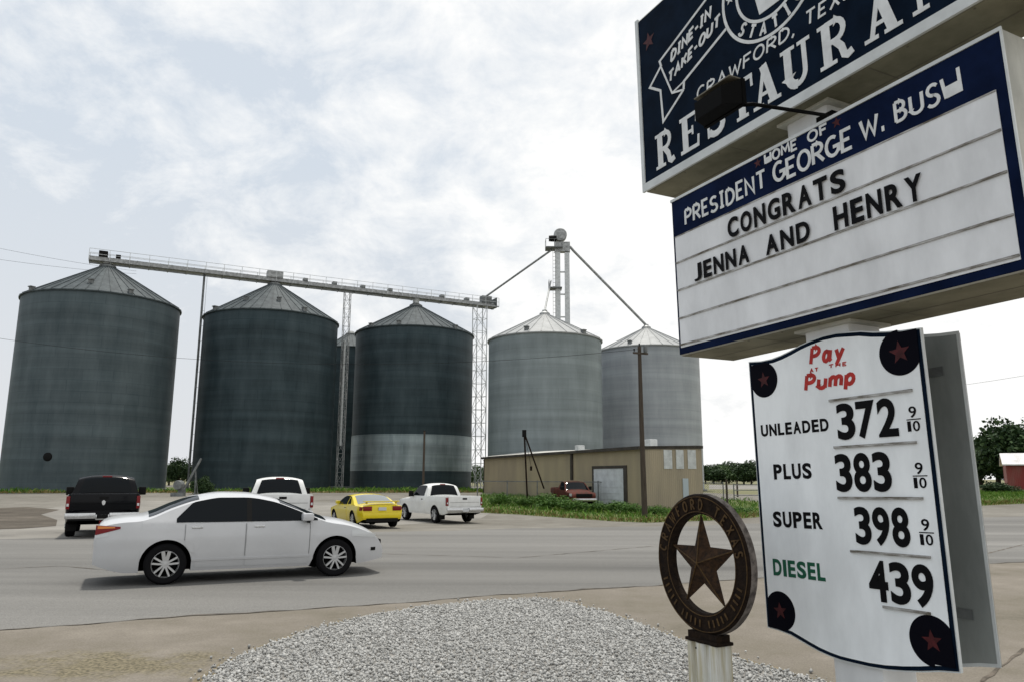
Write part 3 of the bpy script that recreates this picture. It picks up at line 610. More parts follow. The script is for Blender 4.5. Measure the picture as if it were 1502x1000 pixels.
TRM = bpy.data.materials['dark brown trim']
b = MB(); b.beam((WL + .03, -.2, HE + .0), (WL + .03, DL + .1, HE + RISE - .5), .07, .2); b.build('rake_trim', TRM, sh)
b = MB(); b.box(0, .16, -.05, -.003, -.6, HE - .13); b.build('corner_trim', TRM, sh)
xs, _ = on_front(840, 700); b = MB(); b.box(xs - .14, xs + .14, -.16, -.004, -.6, HE - .13); b.build('downspout', TRM, sh)
x0, z1 = on_front(871, 687); x1, z0 = on_front(916, 738); _, z0b = on_front(900, 741)
dr = MB(); dr.box(x0, x1, -.02, -.005, z0b - .3, z1)
for k in range(6): dr.box(x0, x1, -.035, -.021, z0b + (z1 - z0b) * k / 6, z0b + (z1 - z0b) * k / 6 + .04)
door = dr.build('roll_up_door', mat('pale door paint', (.56, .59, .60), .5, var=.12, vs=1.5), sh)
b = MB(); b.box(x0 - .2, x0, -.06, -.004, z0b - .3, z1 + .2); b.box(x1, x1 + .45, -.06, -.004, z0b - .3, z1 + .2); b.box(x0, x1, -.06, -.004, z1, z1 + .2); b.build('door_frame', TRM, door)
y0, zt = on_end(1001, 701); y1, zb_ = on_end(1010, 730)
b = MB(); b.box(WL + .004, WL + .05, y0, y1, zb_ - .2, zt); b.build('side_door', mat('pale blue side door', (.40, .46, .50), .5), sh)
for (ua, ub) in ((973, 986), (991, 1003), (1008, 1021)):
    ya, zta = on_end(ua, 659); yb, zba = on_end(ub, 687)
    b = MB(); b.box(WL + .004, WL + .035, ya, yb, zba, min(zta, HE + RISE - .55)); b.build('pale_wall_sheet', MT['galv_lt'], sh)
for (uu, vv, w_) in ((808, 657, .7), (905, 652, 1.0)):
    xr, _ = on_front(uu, vv); b = MB(); b.rbox(xr - w_ / 2, xr + w_ / 2, DL * .5, DL * .5 + .6, HE + RISE * .45 - .1, HE + RISE * .5 + .42, .05); b.build('roof_vent', MT['galv_lt'], roof)

# chain-link fence before the shed
fa = G(700, 738)[:2]; fbp = G(1062, 742)[:2]; FL = float(np.linalg.norm(fbp - fa)); fd = (fbp - fa) / FL; zf = min(g(fa[1]), g(fbp[1]))
fz = lambda t: g(fa[1] + fd[1] * t)
fe_ = empty('chain_link_fence', (fa[0], fa[1], 0), 'rusty chain-link fence running through the weeds before the tan shed', 'fence', rot=(0, 0, math.atan2(fd[1], fd[0])))
b = MB(); N_ = 40
for i in range(N_): b.beam((FL * i / N_, 0, fz(FL * i / N_) + 1.62), (FL * (i + 1) / N_, 0, fz(FL * (i + 1) / N_) + 1.62), .06)
b.build('top_rail', MT['galv_dk'], fe_)
for i in range(9):
    t = FL * i / 8; b = MB(); b.tube([(t, 0, fz(t) - .3), (t, 0, fz(t) + 1.7)], .04, 8); b.build('post', MT['galv_dk'], fe_, 50)
b = MB(); st = .16
for i in range(int(FL / st)):
    t = i * st; z = fz(t)
    b.add([(t, .01, z), (t + .012, .01, z), (t + 1.612, .01, z + 1.6), (t + 1.6, .01, z + 1.6)], [(0, 1, 2, 3)]); b.add([(t + 1.6, .02, z), (t + 1.612, .02, z), (t + .012, .02, z + 1.6), (t, .02, z + 1.6)], [(0, 1, 2, 3)])
b.build('mesh', MT['galv_dk'], fe_)

# gin pole in front of the shed
gp = G(774, 742); gpo = empty('gin_pole', gp, 'rusty gin pole of two leaning bars with a pulley block in front of the shed', 'hoist'); Yg = gp[1]
tpz = atY(769, 634, Yg) - gp; f2 = atY(798, 716, Yg) - gp
b = MB(); b.tube([(0, 0, 0), tuple(tpz)], .06, 8); b.build('mast', MT['rust'], gpo, 50)
b = MB(); b.tube([tuple(f2), tuple(tpz)], .055, 8); b.build('boom', MT['rust'], gpo, 50)
b = MB(); b.rbox(tpz[0] - .15, tpz[0] + .15, -.1, .1, tpz[2] - .3, tpz[2] + .2, .04); b.build('sheave_block', MT['trim'], gpo)
b = MB(); mm = atY(779, 662, Yg) - gp; b.tube([tuple(tpz), (mm[0], 0, mm[2] - 1.0)], .012, 5); b.rbox(mm[0] - .08, mm[0] + .08, -.06, .06, mm[2] - 1.3, mm[2] - 1.0, .02); b.build('cable_hook', MT['rust'], gpo)

# utility pole and wires
up = G(946, 758); ph = float(atY(944, 508, up[1])[2]) - up[2]
ut = empty('utility_pole', up, 'weathered wooden utility pole standing in the verge before the pale bins', 'utility pole')
b = MB(); b.tube([(0, 0, -.3), (-.05, 0, ph * .5), (-.06, 0, ph)], .165, 14, .10); b.build('pole', MT['wood'], ut, 50)
b = MB(); b.beam((-1.4 * .35, -.55, ph - .45), (1.4 * .35, .55, ph - .45 + .12), .09, .11); b.build('crossarm', MT['wood'], ut)
for (x, y, z) in ((-.44, -.5, ph - .36), (.44, .5, ph - .26), (-.06, 0, ph + .02)):
    b = MB(); b.lathe([(.02, 0), (.05, .03), (.03, .07), (.05, .1), (.05, .14), (0, .17)], 10, c=(x, y, z)); b.build('insulator', MT['trim'], ut, 50)
b = MB(); b.lathe([(0, -.02), (.11, 0), (.12, .05), (.12, .42), (0, .46)], 12, c=(.30, .1, ph - .32)); b.build('transformer', MT['galv_dk'], ut, 40)
def wire(a, c, sag, label, r=.012):
    b = MB(); pts = [a + (c - a) * k / 30 - np.array([0, 0, sag * 4 * (k / 30) * (1 - k / 30)]) for k in range(31)]; b.tube(pts, r, 5)
    return tag(b.build('overhead_wire', MT['trim'], None, 60), label, 'wire', 'overhead wires')
wt = up + np.array([-.06, 0, ph - .15])
wire(wt, atY(-60, 487, 44), 1.35, 'thin overhead wire sagging left from the utility pole across the dark bins', .010)
wire(atY(1400, 566, 70), atY(1620, 529, 60), .1, 'thin overhead wire in the sky right of the price board', .013)
wire(atY(-60, 352, 95), atY(200, 398, 110), .3, 'upper of two faint wires in the sky left of the conveyor bridge', .018)
wire(atY(-60, 372, 95), atY(200, 402, 110), .3, 'lower of two faint wires in the sky left of the conveyor bridge', .018)
sp = G(620, 742); st_ = empty('wooden_post', (sp[0], sp[1], sp[2]), 'thin dark wooden post rising before the bright band of the third bin', 'post')
hh = float(atY(620, 632, sp[1])[2]) - sp[2]; b = MB(); b.tube([(0, 0, -.3), (0, 0, hh)], .085, 10, .07); b.build('shaft', MT['wood'], st_, 50)
b = MB(); b.lathe([(0, 0), (.075, .0), (.09, .05), (0, .07)], 10, c=(0, 0, hh)); b.build('post_cap', MT['trim'], st_, 50)

# fence posts and rails in the pasture
for i, (u_, v0_, v1_) in enumerate(((1067, 702, 741), (1082, 706, 728))):
    p = G(u_, v1_); h_ = float(atY(u_, v0_, p[1])[2]) - p[2]; b = MB(); b.tube([(0, 0, -.3), (0, 0, h_)], .09, 10, .075); o = b.build('fence_post', MT['wood'], None, 50); o.location = p
    tag(o, ['grey wooden fence post right of the star emblem, taller and nearer', 'smaller wooden fence post farther back beside the price board'][i], 'post', 'pasture fence posts')
pf = empty('pipe_fence', (18, 62, g(62)), 'dark pipe fence at the edge of the pasture behind the star emblem', 'fence')
for k in range(3):
    b = MB(); b.tube([(0, 0, .4 + k * .42), (24, 8, .4 + k * .42)], .035, 6); b.build('rail', MT['galv_dk'], pf, 50)
for k in range(8):
    b = MB(); b.tube([(24 * k / 7, 8 * k / 7, -.3), (24 * k / 7, 8 * k / 7, 1.35)], .05, 8); b.build('post', MT['galv_dk'], pf, 50)

# ------------------------------------------------------------------ trees
def crown_mesh(name, n, rx, rz, leaf, m, lobes=16, seed=1):
    r = np.random.default_rng(seed); c = r.normal(size=(lobes, 3)); c /= np.linalg.norm(c, axis=1)[:, None]; c *= r.uniform(.25, .72, (lobes, 1)); c[:, 2] = c[:, 2] * .8
    lr = r.uniform(.26, .46, lobes); k = r.integers(0, lobes, n); d = r.normal(size=(n, 3)); d /= np.linalg.norm(d, axis=1)[:, None]
    p = c[k] + d * (lr[k] * r.uniform(.55, 1.08, n))[:, None]; p *= np.array([rx, rx, rz])
    s = leaf * r.uniform(.5, 1.3, n); q = rotmats(n); base = np.array([(-1, 0, 0), (0, -.55, .1), (1, 0, 0), (0, .55, -.1)], float)
    V = np.einsum('nij,kj->nki', q, base) * s[:, None, None] + p[:, None]
    me = raw(name, V.reshape(-1, 3), np.arange(n * 4).reshape(-1, 4), m); d_ = me.data; bpy.data.objects.remove(me); return d_
CRM = [crown_mesh('crown', 5200, 1, 1, .060, LEAF, 18, 3), crown_mesh('crown', 5200, 1, 1, .060, LEAF, 15, 11), crown_mesh('crown', 5200, 1, 1, .060, LEAF2, 20, 23)]
tk = MB(); tk.tube([(0, 0, -.1), (.02, 0, .35), (-.02, .02, .7)], .045, 9, .018)
for (a, z) in ((0.3, .30), (2.2, .36), (4.1, .42), (5.3, .33)): tk.tube([(0, 0, z), (.16 * math.cos(a), .16 * math.sin(a), z + .14), (.3 * math.cos(a), .3 * math.sin(a), z + .22)], .020, 7, .007)
_t = tk.build('trunk', MT['bark'], None, 50); TRK = _t.data; bpy.data.objects.remove(_t)
def tree(p, h, w, k, label, group):
    root = empty('tree', (p[0], p[1], g(p[1]) - .1), label, 'tree', group)
    t = link(bpy.data.objects.new('trunk', TRK), root); t.scale = (h * .9, h * .9, h)
    c = link(bpy.data.objects.new('crown', CRM[k]), root); c.scale = (w / 1.9, w / 1.9, h * .50); c.location = (0, 0, h * .45); c.rotation_euler = (0, 0, random.uniform(0, 6.28)); return root
FT = 'far trees on the skyline between bin and price board'
for i, (u_, vt, Y) in enumerate([(1034, 676, 215), (1046, 672, 205), (1058, 675, 210), (1068, 671, 225), (1080, 676, 205), (1090, 672, 200), (1101, 669, 190), (1112, 673, 195), (1124, 670, 200), (1140, 676, 210), (1155, 672, 210)]):
    p = atY(u_, 690, Y); h = float(atY(u_, vt, Y)[2]) - .1; tree(p, h, h * 1.5, i % 3, 'bushy dark tree in the far row seen between the pale bin and the price board', FT)
for i, (u_, vt, Y, wf) in enumerate([(1436, 632, 150, .95), (1462, 618, 140, .9), (1490, 597, 135, .95), (1528, 592, 130, 1.0), (1420, 650, 165, 1.), (1575, 600, 140, 1.)]):
    p = atY(u_, 690, Y); h = float(atY(u_, vt, Y)[2]); tree(p, h, h * wf * 1.1, i % 2, ['dark leafy tree just right of the price board, lower than its neighbour', 'dark leafy tree behind the left end of the red barn', 'tallest dark tree behind the red barn roof', 'tree behind the red barn cut by the right picture edge', 'low tree showing beside the back price board edge', 'tree beyond the right picture edge'][i], 'trees by the red barn')
for i, (u_, vt, Y) in enumerate([(262, 664, 112), (276, 668, 118), (249, 672, 124)]):
    p = atY(u_, 690, Y); h = float(atY(u_, vt, Y)[2]); tree(p, h, h * .8, i, ['green tree seen in the gap between the first two dark bins, nearest of three', 'green tree tight against the second dark bin in the gap', 'green tree tight against the first dark bin in the gap'][i], 'trees in the gap between bins')
p = atY(700, 690, 130); tree(p, 4.6, 4.2, 2, 'small dark tree behind the lattice tower beside the shed', None)
# weeds: leafy clumps in front of the shed
WE = leaf_mat('weed leaves', (.022, .070, .007), (.05, .125, .013), (.11, .20, .03))
WCM = crown_mesh('leaves', 2600, 1, 1, .055, WE, 14, 5)
wp = [(742, 741, 1.0, 1.1), (765, 743, .9, .9), (786, 744, 1.3, 1.15), (806, 746, 1.5, 1.2), (824, 747, 1.3, .9), (846, 749, 1.4, .95), (868, 750, 1.2, .8), (892, 751, 1.3, .85), (915, 752, 1.2, .8), (932, 753, 1.0, .75), (968, 755, 1.0, .7), (725, 741, .8, .8), (998, 752, .9, .45), (1090, 752, 1.1, .5)]
for i, (u_, v_, w_, h_) in enumerate(wp):
    p = G(u_, v_); root = tag(link(bpy.data.objects.new('weed_clump', WCM)), 'leafy green weed clump at the foot of the chain-link fence', 'weeds', 'weed clumps along the shed fence')
    root.location = (p[0], p[1], p[2] + h_ * .42); root.scale = (w_ * 1.15, w_ * .8, h_ * .62); root.rotation_euler = (0, 0, i * 1.3)
q_ = G(263, 727); o = link(bpy.data.objects.new('bush', CRM[1])); tag(o, 'dark green bush in the gap between the first two dark bins', 'bush'); o.location = (q_[0] + .3, q_[1] + 4, q_[2] + .9); o.scale = (1.3, 1.2, 1.5)
# brush pile and the barn at the right
bp_ = G(1462, 722); o = link(bpy.data.objects.new('bush', CRM[1])); tag(o, 'scrubby bush on the verge left of the red barn', 'bush'); o.location = (bp_[0], bp_[1], bp_[2] + .7); o.scale = (3.0, 1.6, 1.0)
bY = 105.; ba = atY(1476, 690, bY); bn = empty('barn', (ba[0], ba[1], g(bY)), 'red barn with a white metal roof below the tall trees at the right edge', 'barn', rot=(0, 0, R_(-30)))
bh = float(atY(1470, 680, bY)[2]) - g(bY); brd = float(atY(1500, 665, bY)[2]) - g(bY)
b = MB(); b.box(0, 12, 0, 7, -.3, bh); b.add([(0, 0, bh), (0, 7, bh), (0, 3.5, brd)], [(0, 1, 2)]); b.add([(12, 0, bh), (12, 7, bh), (12, 3.5, brd)], [(0, 1, 2)]); b.build('wall', rib_mat('red barn siding', (.20, .026, .022), .4, .7), bn)
b = MB()
for s_ in (0, 1):
    y_e, y_r = (-.5, 3.5) if s_ == 0 else (7.5, 3.5); sl = (brd - bh) / 3.5
    b.add([(-.4, y_e, bh - .5 * sl + .03), (12.4, y_e, bh - .5 * sl + .03), (12.4, y_r, brd + .03), (-.4, y_r, brd + .03), (-.4, y_e, bh - .5 * sl + .18), (12.4, y_e, bh - .5 * sl + .18), (12.4, y_r, brd + .18), (-.4, y_r, brd + .18)], [(0, 1, 2, 3), (7, 6, 5, 4), (0, 4, 5, 1), (1, 5, 6, 2), (3, 2, 6, 7), (0, 3, 7, 4)])
b.build('roof', rib_mat('white barn roofing', (.66, .66, .66), .4, .5), bn)
b = MB(); b.box(4.2, 6.6, -.06, -.004, -.2, bh * .85); b.build('door', mat('dark barn door', (.05, .016, .014), .7), bn)

# ------------------------------------------------------------------ lettering
def arc(cx, cy, rx, ry, a0, a1, n=9): return [(cx + rx * math.cos(R_(a0 + (a1 - a0) * i / n)), cy + ry * math.sin(R_(a0 + (a1 - a0) * i / n))) for i in range(n + 1)]
GL = {
 'A': (.62, [[(0, 0), (.31, 1), (.62, 0)], [(.12, .34), (.5, .34)]]),
 'B': (.5, [[(0, 0), (0, 1)], [(0, 1), (.2, 1)] + arc(.2, .76, .24, .24, 90, -90) + [(0, .52)], [(0, .52), (.22, .52)] + arc(.22, .26, .28, .26, 90, -90) + [(0, 0)]]),
 'C': (.55, [arc(.3, .5, .3, .5, 50, 310, 14)]),
 'D': (.55, [[(0, 0), (0, 1)], [(0, 1), (.15, 1)] + arc(.15, .5, .4, .5, 90, -90, 12) + [(0, 0)]]),
 'E': (.45, [[(.45, 1), (0, 1), (0, 0), (.45, 0)], [(0, .5), (.36, .5)]]),
 'F': (.45, [[(.45, 1), (0, 1), (0, 0)], [(0, .52), (.36, .52)]]),
 'G': (.6, [arc(.32, .5, .32, .5, 55, 330, 14) + [(.6, .42)], [(.34, .45), (.62, .45), (.62, .1)]]),
 'H': (.55, [[(0, 0), (0, 1)], [(.55, 0), (.55, 1)], [(0, .5), (.55, .5)]]),
 'I': (.3, [[(.15, 0), (.15, 1)], [(0, 1), (.3, 1)], [(0, 0), (.3, 0)]]),
 'K': (.55, [[(0, 0), (0, 1)], [(.52, 1), (.02, .45)], [(.18, .6), (.55, 0)]]),
 'J': (.42, [[(.42, 1), (.42, .25)] + arc(.21, .25, .21, .25, 0, -165, 7)]),
 '0': (.5, [arc(.25, .70, .25, .30, 0, 180, 9) + arc(.25, .30, .25, .30, 180, 360, 9) + [(.5, .70)]]), '1': (.3, [[(.0, .82), (.18, 1), (.18, 0)]]),
 '2': (.5, [arc(.25, .72, .25, .28, 175, -25, 10) + [(.02, .06), (.02, 0), (.5, 0)]]), '3': (.5, [arc(.24, .75, .24, .25, 160, -90, 10), arc(.25, .26, .25, .26, 95, -160, 11)]),
 '4': (.5, [[(.52, .28), (0, .28), (.34, 1), (.38, 0)]]), '7': (.5, [[(0, 1), (.5, 1), (.2, 0)]]), '8': (.5, [arc(.25, .75, .22, .25, 90, 450, 16), arc(.25, .26, .25, .26, 90, 450, 16)]),
 '9': (.5, [arc(.25, .70, .25, .30, 0, 360, 16), [(.5, .70), (.5, .30)] + arc(.25, .30, .25, .30, 0, -150, 8)]),
 'L': (.45, [[(0, 1), (0, 0), (.45, 0)]]),
 'M': (.7, [[(0, 0), (.06, 1), (.35, .35), (.64, 1), (.7, 0)]]),
 'N': (.55, [[(0, 0), (0, 1), (.55, 0), (.55, 1)]]),
 'O': (.64, [arc(.32, .5, .32, .5, 90, 450, 18)]),
 'P': (.5, [[(0, 0), (0, 1)], [(0, 1), (.22, 1)] + arc(.22, .74, .28, .26, 90, -90) + [(0, .48)]]),
 'R': (.54, [[(0, 0), (0, 1)], [(0, 1), (.22, 1)] + arc(.22, .74, .28, .26, 90, -90) + [(0, .48)], [(.2, .48), (.54, 0)]]),
 'S': (.5, [arc(.26, .75, .24, .25, 35, 270, 10) + arc(.24, .25, .26, .25, 90, -150, 10)]),
 'T': (.58, [[(0, 1), (.58, 1)], [(.29, 1), (.29, 0)]]),
 'U': (.55, [[(0, 1), (0, .28)] + arc(.275, .28, .275, .28, 180, 360, 8) + [(.55, 1)]]),
 'W': (.8, [[(0, 1), (.2, 0), (.4, .75), (.6, 0), (.8, 1)]]),
 'X': (.55, [[(0, 0), (.55, 1)], [(0, 1), (.55, 0)]]),
 'Y': (.56, [[(0, 1), (.28, .5), (.56, 1)], [(.28, .5), (.28, 0)]]),
 '.': (.1, [[(.0, .0), (.12, .0)], [(.0, .09), (.12, .09)]]), ',': (.1, [[(.08, .1), (0, -.16)]]), '-': (.35, [[(0, .45), (.32, .45)]]), ' ': (.3, []),
 'p': (.42, [[(0, -.32), (0, .62)], arc(.21, .31, .21, .31, 180, -180, 12)]), 'a': (.46, [arc(.18, .31, .18, .31, 0, 360, 12), [(.42, .66), (.42, .1), (.52, -.03)]]),
 'y': (.42, [[(0, .62), (.22, .05)], [(.45, .62), (.1, -.32)]]), 'u': (.42, [[(0, .62), (0, .2)] + arc(.21, .2, .21, .2, 180, 360, 6) + [(.42, .62)], [(.42, .2), (.42, 0)]]),
 'm': (.66, [[(0, 0), (0, .62)], [(0, .42)] + arc(.17, .42, .16, .2, 160, 0, 6) + [(.33, 0)], [(.33, .42)] + arc(.5, .42, .16, .2, 180, 0, 6) + [(.66, 0)]]),
}
_lay = [0]
def stroke(mb, pts, w, y, dep=.003):
    _lay[0] = (_lay[0] + 1) % 9; o = _lay[0] * .00012
    mb.ribbon(pts, w, y - o, y + dep)
def hand_text(mb, s, x0, x1, z0, z1, w, y, gap=.2, jit=0., shear=0., slope=0.):
    ws = [GL[c][0] for c in s]; tot = sum(ws) + gap * (len(s) - 1); k = (x1 - x0) / tot; h = z1 - z0; x = 0.; r = random.Random(s)
    for c, cw in zip(s, ws):
        dz = r.uniform(-jit, jit) * h; sc = 1 + r.uniform(-jit, jit); sh_ = shear + r.uniform(-jit, jit) * .5
        for st in GL[c][1]:
            P = [(x0 + k * x + k * px + sh_ * h * pz, z0 + dz + h * sc * pz + slope * (k * x + k * px)) for px, pz in st]; stroke(mb, P, w, y)
        x += cw + gap
def gothic(mb, s, x0, x1, z0, z1, w, y, gap=.2, wk=1.):
    # plain block capitals of even weight filling the given box
    ws = [{'I': .38, 'M': 1.25, 'W': 1.35, 'L': .82, 'E': .84, 'F': .82, 'J': .8, '1': .5}.get(c, 1.) for c in s]; k = (x1 - x0) / (sum(ws) + gap * (len(s) - 1)); x = x0
    for c, cw in zip(s, ws): type_text(mb, c, x, x + cw * k, z0, z1, y, w * (.55 if c == 'J' else 1)); x += (cw + gap) * k
def arc_text(mb, s, cx, cz, r, h, a0, a1, w, y, inward=False, wk=.8):
    n = len(s); hs = h
    for i, c in enumerate(s):
        a = R_(a0 + (a1 - a0) * i / max(1, n - 1)); cw = GL[c][0]
        er = np.array([math.cos(a), math.sin(a)]); et = np.array([math.sin(a), -math.cos(a)])
        if inward: er, et = -er, -et
        o = np.array([cx, cz]) + np.array([math.cos(a), math.sin(a)]) * (r + (h if inward else 0))
        for st in GL[c][1]: stroke(mb, [o + et * (px - cw / 2) * hs * wk + er * pz * hs for px, pz in st], w, y)
def font_mesh(s, off=0., bold=0.):
    cu = bpy.data.curves.new('t', 'FONT'); cu.body = s; cu.size = 1; cu.offset = off; cu.extrude = .1; cu.resolution_u = 6
    o = link(bpy.data.objects.new('t', cu)); dg = bpy.context.evaluated_depsgraph_get(); me = bpy.data.meshes.new_from_object(o.evaluated_get(dg))
    V = np.array([v.co[:] for v in me.vertices]); F = [list(p.vertices) for p in me.polygons]; bpy.data.objects.remove(o); bpy.data.curves.remove(cu); bpy.data.meshes.remove(me); return V, F
def type_text(mb, s, x0, x1, z0, z1, y, off=.0, shear=0., dep=.003):
    V, F = font_mesh(s, off); lo, hi = V.min(0), V.max(0)
    X = x0 + (V[:, 0] - lo[0]) / (hi[0] - lo[0]) * (x1 - x0); Z = z0 + (V[:, 1] - lo[1]) / (hi[1] - lo[1]) * (z1 - z0); X = X + shear * (Z - z0)
    Y = np.where(V[:, 2] > 0, y, y + dep); mb.add(np.stack([X, Y, Z], 1), F)
def star_pts(cx, cz, r, k=.4, rot=90, n=5): return [(cx + (r if i % 2 == 0 else r * k) * math.cos(R_(rot + i * 180 / n)), cz + (r if i % 2 == 0 else r * k) * math.sin(R_(rot + i * 180 / n))) for i in range(2 * n)]
def star_flat(mb, cx, cz, r, y, rot=90, k=.4, dep=.003):
    P = star_pts(cx, cz, r, k, rot); vs = [(cx, y, cz)] + [(px, y, pz) for px, pz in P]; mb.add(vs, [(0, 1 + i, 1 + (i + 1) % 10) for i in range(10)])

# ------------------------------------------------------------------ the roadside sign
TH, L1, L2 = 1.09725, .02068, .00566
s_ = np.array([math.cos(TH), -math.sin(TH), 0]); u_ = np.array([0, 0, 1.]); n_ = np.cross(s_, u_)
s2 = math.cos(L1) * s_ + math.sin(L1) * u_; u2 = -math.sin(L1) * s_ + math.cos(L1) * u_; u3 = math.cos(L2) * u2 + math.sin(L2) * n_; n3 = np.cross(s2, u3)
SO = np.array([2.37318, 5.26647, 1.72479 + CH - 1.6]); ZB = SO[2] / u3[2]; SB = SO - u3 * ZB
msg = Matrix.Identity(4)
for i in range(3): msg[i][0], msg[i][1], msg[i][2], msg[i][3] = s2[i], -n3[i], u3[i], SB[i]
sign = empty('roadside_sign', None, 'tall roadside sign stacking navy cabinet, letter board and fuel price board on one post', 'sign', mat=msg)
Z = lambda z: z + ZB
def sb(mb, name, m, parent, smooth=None):
    mb.v = [(x, y, z + ZB) for x, y, z in mb.v]; return mb.build(name, m, parent, smooth)
def signed(y): return y
pa, mbk = .19444, .30428
b = MB(); b.rbox(-.19, .19, -.165, .165, -ZB - .2, 2.58, .03); sb(b, 'post', MT['white_paint'], sign, 30)
for za, zc_ in ((.915, .9365), (2.3445, 2.366), (2.543, 2.5645)):
    b = MB(); b.box(-.24, .24, -.21, .21, za, zc_); sb(b, 'mounting_plate', MT['cabinet'], sign)

# upper cabinet
uc = MB(); uc.rbox(-1.776, 1.87, -mbk, mbk, 2.566, 4.36, .02); top = sb(uc, 'upper_cabinet', MT['cabinet'], sign, 30)
yf = -mbk
b = MB(); b.box(-1.745, 1.84, yf - .012, yf - .001, 2.640, 4.33); sb(b, 'navy_face', MT['navy'], top)
b = MB(); b.box(-1.79, 1.885, yf - .022, yf - .0008, 2.562, 2.638); b.box(-1.79, -1.747, yf - .022, yf - .0008, 2.640, 4.36); b.box(1.842, 1.885, yf - .022, yf - .0008, 2.640, 4.36); sb(b, 'face_trim', MT['edge'], top)
yl = yf - .0155
b = MB()
def slab(c, x0, x1, z0, z1):
    st = .205; th = .10; se = .085
    G_ = {
     'R': (.80, [([(.2, 0), (.2, 1)], st), ([(0, .045), (.42, .045)], se), ([(0, .955), (.3, .955)], se), ([(.2, .945), (.42, .945)] + arc(.42, .725, .21, .22, 90, -90) + [(.2, .505)], .12), ([(.4, .5), (.55, .3), (.6, .1), (.68, .05), (.8, .1)], .15)]),
     'E': (.74, [([(.2, 0), (.2, 1)], st), ([(0, .05), (.72, .05)], th), ([(0, .95), (.70, .95)], th), ([(.68, .99), (.66, .7)], .07), ([(.69, .01), (.72, .32)], .07), ([(.2, .52), (.5, .52)], .09), ([(.5, .4), (.5, .64)], .06)]),
     'S': (.66, [(arc(.33, .745, .25, .205, 25, 270, 10) + arc(.33, .27, .27, .22, 90, -155, 10), .16), ([(.58, .70), (.58, .98)], .07), ([(.06, .02), (.06, .32)], .07)]),
     'T': (.80, [([(.4, 0), (.4, 1)], st), ([(.2, .045), (.6, .045)], se), ([(0, .95), (.8, .95)], th), ([(.045, .99), (.035, .68)], .07), ([(.755, .99), (.765, .68)], .07)]),
     'A': (.92, [([(.2, .03), (.45, 1)], .10), ([(.42, 1), (.70, .03)], .21), ([(.27, .3), (.62, .3)], .085), ([(.02, .045), (.36, .045)], se), ([(.50, .045), (.92, .045)], se)]),
     'U': (.86, [([(.2, 1), (.2, .32)] + arc(.44, .32, .24, .26, 180, 270, 5), .20), (arc(.44, .32, .24, .265, 262, 360, 6) + [(.68, 1)], .12), ([(0, .955), (.42, .955)], se), ([(.5, .955), (.86, .955)], se)]),
     'N': (.94, [([(.17, 0), (.17, .97)], .10), ([(.15, .97), (.77, .05)], .20), ([(.77, .02), (.77, 1)], .10), ([(0, .045), (.36, .045)], se), ([(0, .955), (.26, .955)], se), ([(.58, .955), (.94, .955)], se)]),
    }
    w, sts = G_[c]; kx = (x1 - x0) / w; h = z1 - z0
    for P, wd_ in sts: stroke(b, [(x0 + px * kx, z0 + pz * h) for px, pz in P], wd_ * h * 1.02, yl)
for c, x0, x1 in (('R', -1.575, -1.315), ('E', -1.225, -.985), ('S', -.885, -.675), ('T', -.60, -.345), ('A', -.36, -.075), ('U', -.055, .22), ('R', .29, .56), ('A', .645, .93), ('N', 1.0, 1.29), ('T', 1.37, 1.62)): slab(c, x0, x1, 2.70, 3.04)
sb(b, 'large_white_lettering', MT['letter_white'], top)
b = MB(); stroke(b, arc(-.10, 3.745, .50, .505, 0, 360, 60), .027, yl); stroke(b, arc(-.10, 3.745, .345, .35, 0, 360, 50), .025, yl)
arc_text(b, 'STATION', -.10, 3.745, .375, .095, 224, 324, .022, yl, True, .95)
arc_text(b, 'COFFEE', -.10, 3.745, .375, .095, 150, 30, .022, yl)
b.prism([(-.25, 3.62), (-.22, 3.47), (.0, 3.47), (.04, 3.60), (.07, 3.95), (-.28, 3.95)], yl, yl + .003)
stroke(b, arc(.10, 3.74, .10, .12, 100, -100, 10), .03, yl)
b.add([(x, yl, z) for x, z in star_pts(-.52, 3.80, .05)] + [(-.52, yl, 3.80)], [(10, i, (i + 1) % 10) for i in range(10)])
sb(b, 'round_emblem', MT['letter_white'], top)
b = MB(); hand_text(b, 'CRAWFORD,', -.98, .09, 3.115, 3.215, .017, yl, .22, .02, .15); sb(b, 'town_lettering', MT['letter_white'], top)
b = MB(); hand_text(b, 'TEXAS', .20, .72, 3.115, 3.215, .017, yl, .3, .02, .15)
sb(b, 'town_lettering', MT['letter_white'], top)
b = MB()
rb = [(-.56, 4.055), (-1.452, 3.745), (-1.435, 3.69), (-1.615, 3.56), (-1.462, 3.452), (-1.445, 3.13), (-1.145, 3.30)]
stroke(b, rb, .024, yl); stroke(b, [(-1.145, 3.30), (-1.135, 3.375), (-.585, 3.565)], .026, yl); stroke(b, [(-1.445, 3.70), (-1.30, 3.345), (-1.145, 3.30)], .018, yl); stroke(b, [(-1.30, 3.345), (-1.135, 3.375)], .016, yl)
hand_text(b, 'DINE-IN', -1.29, -.76, 3.655, 3.745, .024, yl, .26, .0, .2, .25); hand_text(b, 'TAKE-OUT', -1.345, -.66, 3.465, 3.555, .024, yl, .26, .0, .2, .27)
sb(b, 'ribbon_lettering', MT['letter_white'], top)
b = MB(); star_flat(b, -1.595, 4.04, .095, yl, 96, .42); sb(b, 'red_star', MT['dkred'], top)

